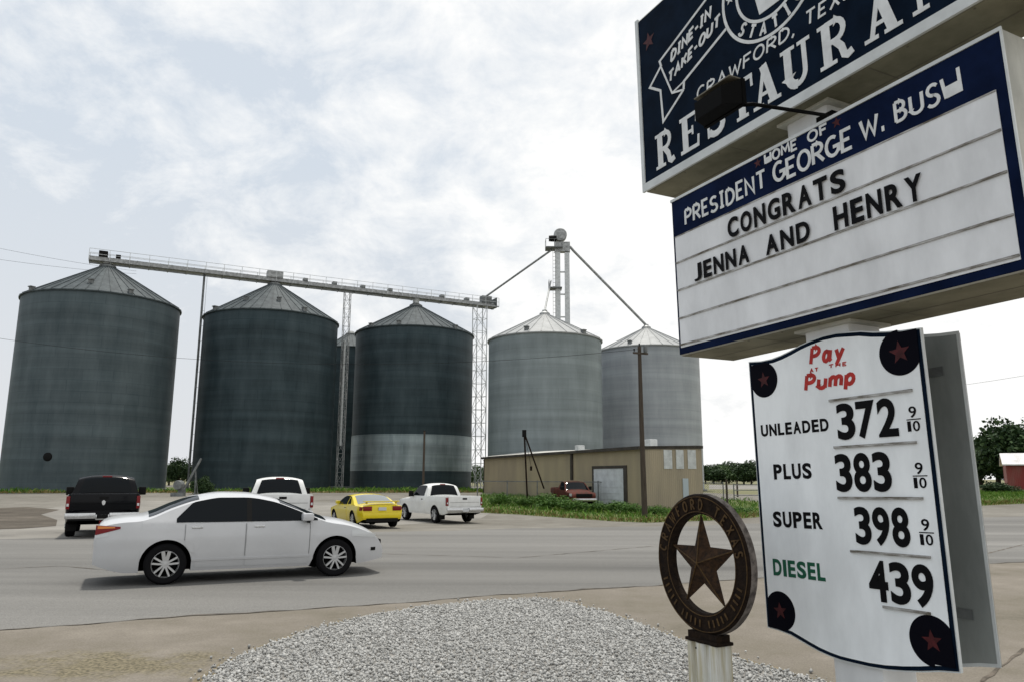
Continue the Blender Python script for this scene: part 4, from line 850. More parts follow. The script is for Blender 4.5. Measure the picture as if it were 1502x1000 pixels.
# letter board
mc = MB(); mc.rbox(-1.406, 1.482, -mbk, mbk, .9385, 2.3425, .015); mq = sb(mc, 'letter_board', MT['cabinet'], sign, 30)
b = MB(); b.box(-1.398, 1.474, yf - .008, yf - .001, .947, 2.322); sb(b, 'blue_face', MT['navy2'], mq)
b = MB(); b.box(-1.41, 1.486, yf - .014, yf - .0005, 2.324, 2.348); b.box(1.4755, 1.487, yf - .014, yf - .0005, .938, 2.3235); sb(b, 'face_trim', MT['edge'], mq)
b = MB(); b.box(-1.372, 1.413, yf - .013, yf - .0085, 1.003, 1.995); sb(b, 'white_panel', MT['panel_white'], mq)
for z in (1.753, 1.506, 1.257, 1.028):
    b = MB(); b.box(-1.371, 1.412, yf - .022, yf - .0135, z - .007, z + .0065); sb(b, 'letter_rail', MT['grime'], mq)
b = MB(); b.box(-1.371, 1.412, yf - .0165, yf - .0135, 1.984, 1.994); sb(b, 'panel_top_rail', MT['grime'], mq)
yh = yf - .0115
b = MB(); hand_text(b, 'PRESIDENT', -1.225, -.30, 2.065, 2.195, .023, yh, .24, .05); sb(b, 'hand_painted_lettering', MT['letter_white'], mq); b = MB(); hand_text(b, 'GEORGE', -.21, .47, 2.06, 2.20, .025, yh, .18, .05); sb(b, 'hand_painted_lettering', MT['letter_white'], mq); b = MB(); hand_text(b, 'W.', .55, .715, 2.075, 2.20, .024, yh, .16)
sb(b, 'hand_painted_lettering', MT['letter_white'], mq); b = MB(); hand_text(b, 'BUS', .805, 1.09, 2.075, 2.205, .021, yh, .25, .06)
stroke(b, [(1.135, 2.08), (1.118, 2.21)], .021, yh); stroke(b, [(1.225, 2.08), (1.222, 2.235)], .021, yh); stroke(b, [(1.135, 2.115), (1.225, 2.118)], .075, yh)
sb(b, 'hand_painted_lettering', MT['letter_white'], mq)
b = MB(); hand_text(b, 'HOME', -.285, .02, 2.24, 2.312, .017, yh, .2, .05); stroke(b, [(-.285, 2.255), (-.235, 2.255)], .03, yh); sb(b, 'hand_painted_lettering', MT['letter_white'], mq); b = MB(); hand_text(b, 'OF', .125, .29, 2.24, 2.312, .017, yh, .25, .05)
sb(b, 'hand_painted_lettering', MT['letter_white'], mq)
for xx in (-.36, .372):
    b = MB(); star_flat(b, xx, 2.280, .042, yh); sb(b, 'red_star', MT['dkred'], mq)
def board_word(word, x0, x1, z0, z1):
    b = MB(); gothic(b, word, x0, x1, z0, z1, .034, yf - .0255, .22); sb(b, 'black_letters', MT['black'], mq)
board_word('CONGRATS', -.715, .402, 1.772, 1.937); board_word('JENNA', -1.140, -.508, 1.525, 1.675); board_word('AND', -.335, .078, 1.524, 1.674); board_word('HENRY', .283, .930, 1.522, 1.690)

# sheet joints and screws of the cabinets
SEAM = mat('dark sheet joint', (.16, .15, .12), .8)
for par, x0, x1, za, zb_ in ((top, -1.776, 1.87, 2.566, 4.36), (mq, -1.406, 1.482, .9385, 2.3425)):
    b = MB(); b.box(x0 + .012, x1 - .012, -mbk + .012, mbk - .012, za - .003, za - .0008); sb(b, 'shaded_soffit', MT['shaded_soffit'], par)  # thin sheet carrying the painted shade and dirt of the underside
    for f in (.3, .66):
        xx = x0 + (x1 - x0) * f; b = MB(); b.box(xx - .004, xx + .004, -mbk + .03, mbk - .02, za - .0045, za - .0032); sb(b, 'sheet_joint', SEAM, par)
    b = MB(); b.box(x0 + .03, x1 - .03, -.006, .006, za - .0044, za - .0032); sb(b, 'sheet_joint', SEAM, par)
    b = MB(); b.box(x1 - .001, x1 + .0014, -.004, .004, za + .03, zb_ - .03); sb(b, 'sheet_joint', SEAM, par)
    for k in range(9):
        xx = x0 + .1 + (x1 - x0 - .2) * k / 8; b = MB(); b.lathe([(.0, -.004), (.008, -.003), (.009, 0.002)], 8, c=(xx, -mbk + .035, za - .003)); sb(b, 'screw', SEAM, par)
# price board: two shaped sheets either side of the post
ot = [(-.725, .790), (-.60, .776), (-.49, .776), (-.40, .788), (-.305, .808), (-.21, .832), (-.11, .850), (0, .862), (.11, .862), (.21, .850), (.305, .838), (.40, .815), (.49, .800), (.60, .786), (.725, .778)]
obm = [(.722, -1.219), (.60, -1.235), (.495, -1.258), (.38, -1.278), (.25, -1.295), (.13, -1.302), (0, -1.302), (-.10, -1.300), (-.18, -1.291), (-.27, -1.275), (-.358, -1.252), (-.44, -1.228), (-.513, -1.207), (-.62, -1.192), (-.728, -1.185)]
outl = ot + obm
b = MB(); b.prism(outl, -pa, -pa + .022); pb = sb(b, 'price_board', MT['edge'], sign)
sc = lambda P, d: [(x * (1 - d / .72), z - d * (1 if z > 0 else -1)) for x, z in P]
b = MB(); b.prism(sc(outl, .008), -pa - .003, -pa - .0005); sb(b, 'navy_border', MT['navy'], pb)
inn = [(x * .953, z - .034) for x, z in ot] + [(x * .953, z + .030) for x, z in obm]
b = MB(); b.prism(inn, -pa - .007, -pa - .0035); sb(b, 'white_face', MT['price_white'], pb)
for (cx_, cz_, r_, sx, sz, rs) in ((-.572, .625, .132, -1, 1, .062), (.573, .648, .145, 1, 1, .075), (-.582, -1.05, .135, -1, -1, .062), (.575, -1.07, .146, 1, -1, .066)):
    # disc run into the navy corner: one outline
    P = arc(cx_, cz_, r_, r_, 0, 360, 72)[:-1]; xe = .700 * sx; ze = cz_ + .128 * sz
    keep = [(x, z) for x, z in P if not ((x - cx_) * sx > 0 and (z - cz_) * sz > 0) and abs(x) <= .7]
    ang = lambda p: (math.atan2((p[1] - cz_) * sz, (p[0] - cx_) * sx) - math.pi / 2) % (2 * math.pi)
    poly = sorted(keep, key=ang) + [(xe, ze), (cx_, ze)]
    b = MB(); b.prism(poly, -pa - .0095, -pa - .0073); dsc = sb(b, 'corner_disc', MT['disc'], pb)
    b = MB(); star_flat(b, cx_, cz_, rs, -pa - .0115, 94, .42); sb(b, 'red_star', MT['dkred'], dsc)
yp = -pa - .0095
b = MB(); hand_text(b, 'Pay', -.122, .142, .680, .790, .027, yp, .34, 0., .22, .0); hand_text(b, 'Pump', -.186, .212, .500, .602, .028, yp, .28, 0., .2, .0)
hand_text(b, 'AT', -.135, -.065, .622, .645, .007, yp, .4, 0, .1); hand_text(b, 'THE', .03, .17, .628, .650, .007, yp, .4, 0, .1)
sb(b, 'red_lettering', MT['red'], pb)
for w_, x0, x1, z0, z1, mm_ in (('UNLEADED', -.640, -.018, .200, .288, 'black'), ('PLUS', -.545, -.198, -.120, -.010, 'black'), ('SUPER', -.585, -.143, -.462, -.350, 'black'), ('DIESEL', -.620, -.157, -.806, -.690, 'green')):
    b = MB(); gothic(b, w_, x0, x1, z0, z1, .036, yp, .20); sb(b, 'fuel_name', MT[mm_], pb)
for w_, x0, x1, z0, z1 in (('372', .05, .52, .130, .375), ('383', .0, .435, -.212, .040), ('398', .115, .52, -.546, -.306), ('439', .18, .635, -.888, -.637)):
    b = MB(); n = len(w_); cw = (x1 - x0) / n
    for i, c in enumerate(w_): gothic(b, c, x0 + i * cw + .004, x0 + (i + 1) * cw - .012, z0, z1, .030, yp - .002)
    sb(b, 'price_digits', MT['black'], pb)
    if w_ != '439':
        b = MB(); gothic(b, '9', .588, .638, z0 + .105, z0 + .175, .010, yp); gothic(b, '10', .570, .652, z0 + .022, z0 + .085, .010, yp, .28); b.box(.568, .662, yp, yp + .003, z0 + .092, z0 + .098); sb(b, 'fraction', MT['black'], pb)
for z, x0, x1 in ((.405, .01, .63), (.087, .015, .62), (-.248, .01, .62), (-.590, .07, .625), (-.913, .272, .585)):
    b = MB(); b.box(x0, x1, -pa - .020, -pa - .0073, z - .010, z + .006); sb(b, 'digit_rail', MT['grime'], pb)
b = MB(); b.prism(outl, pa - .022, pa); bk = sb(b, 'rear_price_board', MT['alu'], sign)
b = MB(); P = [outl[i] for i in range(len(outl))]; b.ribbon(P + [P[0]], .02, pa - .026, pa - .0225); sb(b, 'edge_strip', MT['edge'], bk)
for z in (.55, -.95):
    for ya, yb in ((-pa + .023, -.166), (.166, pa - .027)):
        b = MB(); b.box(-.60, .60, ya, yb, z - .03, z + .03); sb(b, 'board_bracket', MT['galv_dk'], sign)

# floodlight on its arm, aimed back at the upper cabinet
O3 = SO; n3v = n3
dlt = ray(1051, 150); tt = 1.02
q_ = np.array([0, 0, CH]); t = ((O3 + n3v * 1.10 - q_) @ n3v) / (dlt @ n3v); LP = q_ + dlt * t - O3
lx, lz = float(LP @ s2), float(LP @ u3)
b = MB()
fx = .175
def frus(y0, w0, h0, zc0, y1, w1, h1, zc1):
    vs = [(lx + sx * w0, y0, lz + zc0 + sz * h0) for (sx, sz) in ((-1, -1), (1, -1), (1, 1), (-1, 1))] + [(lx + sx * w1, y1, lz + zc1 + sz * h1) for (sx, sz) in ((-1, -1), (1, -1), (1, 1), (-1, 1))]
    b.add(vs, [(0, 1, 2, 3), (7, 6, 5, 4), (0, 4, 5, 1), (1, 5, 6, 2), (2, 6, 7, 3), (3, 7, 4, 0)])
frus(-1.18, .13, .065, -.03, -1.05, .185, .088, .0); frus(-1.0495, .193, .094, .0, -1.02, .193, .094, .0)
fl = sb(b, 'floodlight', MT['blackmetal'], sign)
b = MB(); b.box(lx - .165, lx + .165, -1.0195, -1.014, lz - .08, lz + .08); sb(b, 'lamp_glass', MT['glass_lt'], fl)
b = MB(); b.box(lx - .175, lx + .175, -1.14, -1.03, lz + .093, lz + .102); sb(b, 'visor', mat('dusty lamp top', (.16, .15, .12), .8, var=.3, vs=12), fl)
b = MB(); b.tube([(lx + .05, -1.09, lz - .06), (lx + .22, -1.0, lz - .10), (.26, -.24, 2.40), (.16, -.05, 2.42)], .013, 10); b.box(.10, .24, -.18, -.02, 2.37, 2.47); sb(b, 'lamp_arm', MT['blackmetal'], fl, 50)

# ------------------------------------------------------------------ star emblem on its post
sy = 5.62; sc_ = atY(1036.5, 825, sy); ths = 1.10; z_c = sc_[2]
se = empty('star_emblem', (sc_[0], sc_[1], 0.02), 'rusted iron star in a lettered ring standing on a fluted white post in the gravel', 'emblem', rot=(0, R_(-1.0), -ths))
zc = z_c - .02; RO, RI = .487, .345
b = MB(); b.lathe([(RI, -.03), (RI + .012, -.045), (RO - .012, -.045), (RO, -.03), (RO, .025), (RI, .025), (RI, -.03)], 96, 'Y', (0, 0, zc)); ring = b.build('ring', MT['rust'], se, 30)
b = MB(); b.lathe([(RO + .001, -.028), (RO + .004, -.026), (RO + .004, .025), (RO + .001, .026)], 96, 'Y', (0, 0, zc)); b.build('outer_rim', MT['iron_edge'], ring, 30)
b = MB(); arc_text(b, 'CRAWFORD TEXAS', 0, zc, .378, .072, 168, 12, .012, -.053, False, .85)
for k in range(22):
    a = R_(200 + k * 140 / 21); er = np.array([math.cos(a), math.sin(a)])
    if k % 6 != 5: stroke(b, [np.array([0, zc]) + er * .39, np.array([0, zc]) + er * .44], .013, -.053)
for rr_ in (.362, .468): stroke(b, arc(0, zc, rr_, rr_, 0, 360, 72), .006, -.049)
b.build('raised_lettering', MT['rust_hi'], ring)
b = MB(); P = star_pts(0, zc, RI + .012, .40); vs = [(0, -.075, zc), (0, .02, zc)] + [(x, -.012, z) for x, z in P]
b.add(vs, [(0, 2 + i, 2 + (i + 1) % 10) for i in range(10)] + [(1, 2 + (i + 1) % 10, 2 + i) for i in range(10)]); star = b.build('star', MT['star_rust'], se)
b = MB()
for i in range(0, 10, 2): b.tube([(P[i][0] * .93, -.018, zc + (P[i][1] - zc) * .93), (0, -.077, zc)], .005, 5)
b.build('ridge', MT['rust_hi'], star)
b = MB(); b.box(-.15, .15, -.06, .06, zc - RO - .035, zc - RO + .012); b.rbox(-.17, .17, -.075, .075, zc - RO - .058, zc - RO - .034, .008); b.build('base_plate', MT['rust'], se)
po_ = MB(); zt = zc - RO - .06; prof = []
pr = [(-.15, -.07), (-.15, .07), (.15, .07), (.15, -.07), (.09, -.07), (.075, -.04), (.02, -.04), (.005, -.075), (-.045, -.075), (-.06, -.04), (-.105, -.04), (-.115, -.07)]
nn = len(pr); vs = [(x, y, -.1) for x, y in pr] + [(x, y, zt) for x, y in pr]; po_.add(vs, [(i, i + nn, (i + 1) % nn + nn, (i + 1) % nn) for i in range(nn)] + [tuple(range(nn, 2 * nn))]); pst = po_.build('post', MT['post_white'], se, fix=True)
b = MB(); b.tube([(-.085, -.0415, zt - .05), (-.085, -.0405, zt - .04)], .011, 10); b.build('bolt_hole', MT['trim'], pst)

# ------------------------------------------------------------------ vehicles
def spl(pts):
    xs = [p[0] for p in pts]; ys = [p[1] for p in pts]; n = len(xs); ms_ = []
    for i in range(n):
        if i == 0: m_ = (ys[1] - ys[0]) / (xs[1] - xs[0])
        elif i == n - 1: m_ = (ys[-1] - ys[-2]) / (xs[-1] - xs[-2])
        else:
            a = (ys[i] - ys[i - 1]) / (xs[i] - xs[i - 1]); c = (ys[i + 1] - ys[i]) / (xs[i + 1] - xs[i]); m_ = 0 if a * c <= 0 else 2 * a * c / (a + c)
        ms_.append(m_)
    def f(x):
        x = min(max(x, xs[0]), xs[-1]); i = 0
        while i < n - 2 and x > xs[i + 1]: i += 1
        h = xs[i + 1] - xs[i]; t = (x - xs[i]) / h
        return (2 * t**3 - 3 * t**2 + 1) * ys[i] + (t**3 - 2 * t**2 + t) * h * ms_[i] + (-2 * t**3 + 3 * t**2) * ys[i + 1] + (t**3 - t**2) * h * ms_[i + 1]
    return f
class Car:
    def __init__(s, L, W, top, belt, tumble, axles, rw, sill, rr, taper_r, taper_f, ends, crown=.05, arch=.06, wheel_w=.21, under=.2, bul=.022):
        s.bul = bul
        s.L, s.hw, s.top, s.belt, s.tm, s.ax, s.rw, s.sill, s.rr, s.tr, s.tf, s.ends, s.cr, s.arch, s.ww, s.ub = L, W / 2, spl(top), belt, tumble, axles, rw, sill, rr, taper_r, taper_f, ends, crown, arch, wheel_w, under
    def plan(s, x):
        (lr, ar), (lf, af) = s.tr, s.tf; k = 1.
        if x < lr: k -= ar * ((lr - x) / lr) ** 2.4
        if x > s.L - lf: k -= af * ((x - s.L + lf) / lf) ** 2.4
        return k
    def Wd(s, x, z):
        w = s.hw * s.plan(x)
        if z > s.belt: w -= (z - s.belt) * s.tm + .015
        elif z > s.belt - .12: w -= .015 * ((z - s.belt + .12) / .12) ** 2
        if z < .5: w -= (.5 - z) ** 1.5 * .35
        if z < s.belt: w -= s.bul * ((s.belt - z - .22) / .40) ** 2
        return w + .012 * math.exp(-((z - s.belt + .26) / .10) ** 2)
    def bot(s, x):
        z = s.sill
        e0, e1 = s.ends
        if x < .5: z = s.sill + (e0 - s.sill) * ((.5 - x) / .5) ** 1.5
        if x > s.L - .6: z = s.sill + (e1 - s.sill) * ((x - s.L + .6) / .6) ** 1.5
        for a in s.ax:
            d = abs(x - a); R = s.rw + s.arch
            if d < R: z = max(z, s.rw + math.sqrt(R * R - d * d) - .005)
        return z
    def topz(s, x, f): return s.top(x) - s.cr * f * f - (s.rr * (abs(f) ** 5) * .6)
    def section(s, x):
        zt = s.top(x); zs = zt - s.rr - s.cr; b = s.bot(x); zs = max(zs, b + .06); pts = []; n = 14
        for i in range(n + 1):
            z = b + (zs - b) * i / n; pts.append((s.Wd(x, z), z))
        w = s.Wd(x, zs)
        for i in range(1, 9):
            f = math.cos(i / 8 * math.pi / 2) if i < 8 else 0.; pts.append((w * f, zs + (zt - zs) * (1 - abs(f) ** 2.6)))
        return pts
    def stations(s):
        xs = set(np.round(np.linspace(0, s.L, 90), 4))
        for a in s.ax:
            R = s.rw + s.arch
            for k in range(25): xs.add(round(a + R * math.cos(math.pi * k / 24), 4))
        for x in (.004, .02, .05, .09, s.L - .09, s.L - .05, s.L - .02, s.L - .004): xs.add(x)
        return sorted(x for x in xs if 0 <= x <= s.L)
    def body(s, m, root, name='body'):
        b = MB(); u = MB(); X = s.stations(); K = None
        for sd in (-1, 1):
            V = []; 
            for x in X:
                sec = s.section(x); K = len(sec); V += [(x, sd * y, z) for y, z in sec]
            F = []
            for i in range(len(X) - 1):
                for k in range(K - 1):
                    q = (i * K + k, (i + 1) * K + k, (i + 1) * K + k + 1, i * K + k + 1); F.append(q if sd < 0 else q[::-1])
            for e in (0, len(X) - 1): F.append(tuple(e * K + k for k in range(K)) + ())
            b.add(V, F)
            # end caps reach the centre line
            for e, x in ((0, 0.), (len(X) - 1, s.L)):
                sec = s.section(x); b.add([(x, sd * sec[0][0], sec[0][1]), (x, 0, sec[0][1]), (x, 0, sec[-1][1])] , [(0, 1, 2)])
            # wheel wells and floor
            V = []; F = []
            for x in X:
                bz = s.bot(x); w = s.Wd(x, bz); fl = max(s.ub, min(bz, .40)) if (x < .3 or x > s.L - .3) else s.ub
                V += [(x, sd * w, bz), (x, sd * (s.hw - .34), bz), (x, sd * (s.hw - .34), fl), (x, 0, fl)]
            for i in range(len(X) - 1):
                for k in range(3): F.append((i * 4 + k, (i + 1) * 4 + k, (i + 1) * 4 + k + 1, i * 4 + k + 1))
            u.add(V, F)
        bo = b.build(name, m, root, 32, fix=True); u.build('underbody', MT['under'], root); return bo
    def side(s, x0, x1, zb, zt, off, sd, nx=18, nz=8, depth=None):
        # panel following the flank between two curves
        b = MB(); f = lambda c, x: c(x) if callable(c) else c; V = []; N = nz + 1; depth = depth or off + .012
        for layer in (off, off - depth):
            for i in range(nx + 1):
                x = x0 + (x1 - x0) * i / nx; a, c = f(zb, x), f(zt, x)
                for k in range(N): z = a + (c - a) * k / nz; V.append((x, sd * (s.Wd(x, z) + layer), z))
        F = []; o = (nx + 1) * N
        for i in range(nx):
            for k in range(nz): F.append((i * N + k, (i + 1) * N + k, (i + 1) * N + k + 1, i * N + k + 1))
        rim = [i * N for i in range(nx + 1)] + [nx * N + k for k in range(1, N)] + [i * N + nz for i in range(nx - 1, -1, -1)] + [k for k in range(nz - 1, 0, -1)]
        for i in range(len(rim)): a, c = rim[i], rim[(i + 1) % len(rim)]; F.append((a, c, c + o, a + o))
        return b.add(V, F)
    def over(s, x0, x1, f0, f1, off, nx=20, nf=14):
        # panel following the top surface; f0/f1 = half width as a fraction at x0/x1
        b = MB(); V = []
        for i in range(nx + 1):
            x = x0 + (x1 - x0) * i / nx; ff = f0 + (f1 - f0) * i / nx; zt = s.top(x); zs = max(zt - s.rr - s.cr, s.bot(x) + .06); w = s.Wd(x, zs)
            dz = (s.top(x + .01) - s.top(x - .01)) / .02; nl = math.sqrt(1 + dz * dz)
            for k in range(nf + 1):
                f = -ff + 2 * ff * k / nf; z = zs + (zt - zs) * (1 - abs(f) ** 2.6); V.append((x - dz / nl * off, w * f, z + off / nl))
        N = nf + 1; F = [(i * N + k, (i + 1) * N + k, (i + 1) * N + k + 1, i * N + k + 1) for i in range(nx) for k in range(nf)]
        return b.add(V, F)
_WH = {}
def wheel(root, x, y, r, w, spokes=5, steel=False):
    key = (r, w, spokes, steel, y > 0); sd = 1 if y > 0 else -1
    if key not in _WH:
        t = MB(); t.lathe([(r * .62, -w / 2 + .02), (r * .70, -w / 2), (r * .9, -w / 2), (r, -w / 2 + .035), (r, w / 2 - .035), (r * .9, w / 2), (r * .70, w / 2), (r * .62, w / 2 - .02)], 40, 'Y'); to = t.build('wheel', MT['tyre'], None, 40)
        o = sd * (w / 2 - .015); m_ = MB(); m_.lathe([(r * .69, o * .35), (r * .69, o), (r * .64, o + sd * .004), (r * .60, o - sd * .03), (r * .60, o * .3), (0, o * .3)], 40, 'Y')
        for k in range(spokes):
            a = 2 * math.pi * k / spokes + .3
            for da in ((-.16, .16) if not steel else (-.28, .28)):
                c1, c2 = a + da, a + da * 1.5; m_.beam((r * .13 * math.cos(a + da * 2), o - sd * .012, r * .13 * math.sin(a + da * 2)), (r * .63 * math.cos(c2), o - sd * .006, r * .63 * math.sin(c2)), r * .17 if not steel else r * .24, .03)
        m_.lathe([(0, o + sd * .006), (r * .15, o + sd * .004), (r * .19, o - sd * .02)], 20, 'Y'); mo = m_.build('rim', MT['rim'], None, 40)
        d = MB(); d.lathe([(0, o * .34), (r * .60, o * .34)], 30, 'Y'); do = d.build('brake', MT['under'], None)
        _WH[key] = (to.data, mo.data, do.data)
        for q in (to, mo, do): bpy.data.objects.remove(q)
    a, c, d = _WH[key]; W_ = link(bpy.data.objects.new('wheel', a), root); W_.location = (x, y, r)
    link(bpy.data.objects.new('rim', c), W_); link(bpy.data.objects.new('brake', d), W_)
def place(name, u, v, along, head, wb, label, cat, group=None, scale=1.0, side=0., p=None):
    # the local point (along, side) of the vehicle stands at ground pixel (u, v)
    q = G(u, v)[:2] if p is None else np.array(p); h = np.array([math.cos(head), math.sin(head)]); l = np.array([-h[1], h[0]])
    o = q - h * along * scale - l * side * scale; m = o + h * (wb[0] + wb[1]) / 2 * scale
    zr, zf_ = g((o + h * wb[0])[1]), g((o + h * wb[1])[1]); pit = math.atan2(zf_ - zr, (wb[1] - wb[0]) * scale); z = zr - math.tan(pit) * wb[0] * scale + .012
    e = empty(name, (o[0], o[1], z), label, cat, group, rot=(0, -pit, head)); e.scale = (scale,) * 3; return e

# white sedan driving by
HD = R_(25.4)
sed = Car(4.80, 1.80, [(0, .86), (.04, .95), (.14, 1.035), (.40, 1.085), (.62, 1.10), (.80, 1.145), (1.12, 1.285), (1.50, 1.41), (1.95, 1.475), (2.30, 1.468), (2.70, 1.405), (3.10, 1.265), (3.52, 1.095), (3.70, 1.035), (4.05, .975), (4.38, .875), (4.60, .765), (4.73, .64), (4.80, .50)], .965, .46, (1.06, 3.84), .325, .20, .055, (.65, .20), (.85, .30), (.34, .27), .035, .068)
q_r, q_f = G(237, 858)[:2], G(492, 845)[:2]
sr = place('sedan', 0, 0, 1.06, math.atan2(*(q_f - q_r)[::-1]), (1.06, 3.84), 'white four-door sedan driving along the road in front of the parked vehicles', 'car', side=-.88, p=q_r + (q_f - q_r) * .5 - (q_f - q_r) / np.linalg.norm(q_f - q_r) * 1.39)
sed.body(MT['car_white'], sr)
wtop = lambda x: min(sed.top(x) - .085, 1.385)
wl0 = lambda x: max(.985, .0)
for sd in (-1, 1):
    def zt_r(x): return min(wtop(x), .99 + (x - 1.15) * 1.05 + .03) if x < 1.5 else wtop(x)
    def zt_f(x): return max(wl0(x) + .01, wtop(x))
    d1 = sed.side(1.33, 2.27, lambda x: sed.bot(x) + .05 if x > 1.48 else max(sed.bot(x) + .03, .5), .955, .007, sd, 20, 8); o1 = d1.build('door', MT['car_white'], sr, 40)
    d2 = sed.side(2.30, 3.36, lambda x: sed.bot(x) + .05, .955, .007, sd, 20, 8); o2 = d2.build('door', MT['car_white'], sr, 40)
    sed.side(1.18, 2.29, wl0, zt_r, .006, sd, 24, 8).build('side_window', MT['glass'], sr, 60)
    sed.side(2.37, 3.50, wl0, zt_f, .006, sd, 24, 8).build('side_window', MT['glass'], sr, 60)
    sed.side(2.29, 2.37, wl0, wtop, .008, sd, 3, 8).build('pillar', MT['trim'], sr, 60)
    for od, xh in ((o1, 1.42), (o2, 2.42)):
        h = MB(); h.rbox(xh, xh + .17, sd * (sed.Wd(xh, .9)) - .02, sd * (sed.Wd(xh, .9)) + .02, .885, .915, .01); h.build('handle', MT['chrome'], od, 40)
    for xg in (1.322, 2.285, 3.368):
        g_ = MB(); sed.side(xg - .003, xg + .003, .42 if xg > 1.4 else .70, .955, .0082, sd, 2, 12).build('door_gap', MT['galv_dk'], sr, 60)
    sed.side(1.45, 3.38, .36, .395, .016, sd, 24, 2).build('side_moulding', MT['car_white'], sr, 40)
    y = sd * (sed.Wd(3.3, 1.0) + .10); mr = MB(); mr.rbox(3.20, 3.40, y - .10, y + .10, .985, 1.115, .04); mm_ = mr.build('mirror', MT['car_white'], sr, 50); mr = MB(); mr.beam((3.32, y, .99), (3.34, sd * sed.Wd(3.34, .95), .965), .06, .05); mr.build('mirror_stalk', MT['trim'], mm_)
    sed.side(4.12, 4.60, lambda x: .70 - (x - 4.12) * .10, lambda x: .80 - max(0, x - 4.3) * .30, .006, sd, 12, 4).build('headlight', MT['lens'], sr, 50)
    tl = sed.side(.005, .36, lambda x: .80 + x * .28, lambda x: .955 - x * .06, .006, sd, 12, 5).build('taillight', MT['tail'], sr, 50)
    sed.side(.03, .28, lambda x: .895 + x * .06, lambda x: .945 - x * .05, .010, sd, 10, 3).build('amber_lens', MT['amber'], tl, 50)
    sed.side(.01, .20, lambda x: .745 + x * .2, lambda x: .795 + x * .22, .006, sd, 8, 3).build('reverse_lens', MT['lens'], tl, 50)
    sed.side(4.52, 4.62, .42, .48, .006, sd, 5, 3).build('fog_lamp', MT['trim'], sr, 50)
    for ax_ in sed.ax: wheel(sr, ax_, sd * .79, .325, .21)
sed.over(2.86, 3.66, .90, .90, .006).build('windscreen', MT['glass'], sr, 60)
sed.over(.76, 1.52, .86, .88, .006).build('rear_window', MT['glass'], sr, 60)
b = MB(); b.rbox(-.02, .02, -.26, .26, .60, .72, .01); b.build('licence_plate', MT['plate'], sr)
b = MB(); b.rbox(4.74, 4.80, -.50, .50, .42, .60, .02); b.build('grille', MT['trim'], sr)

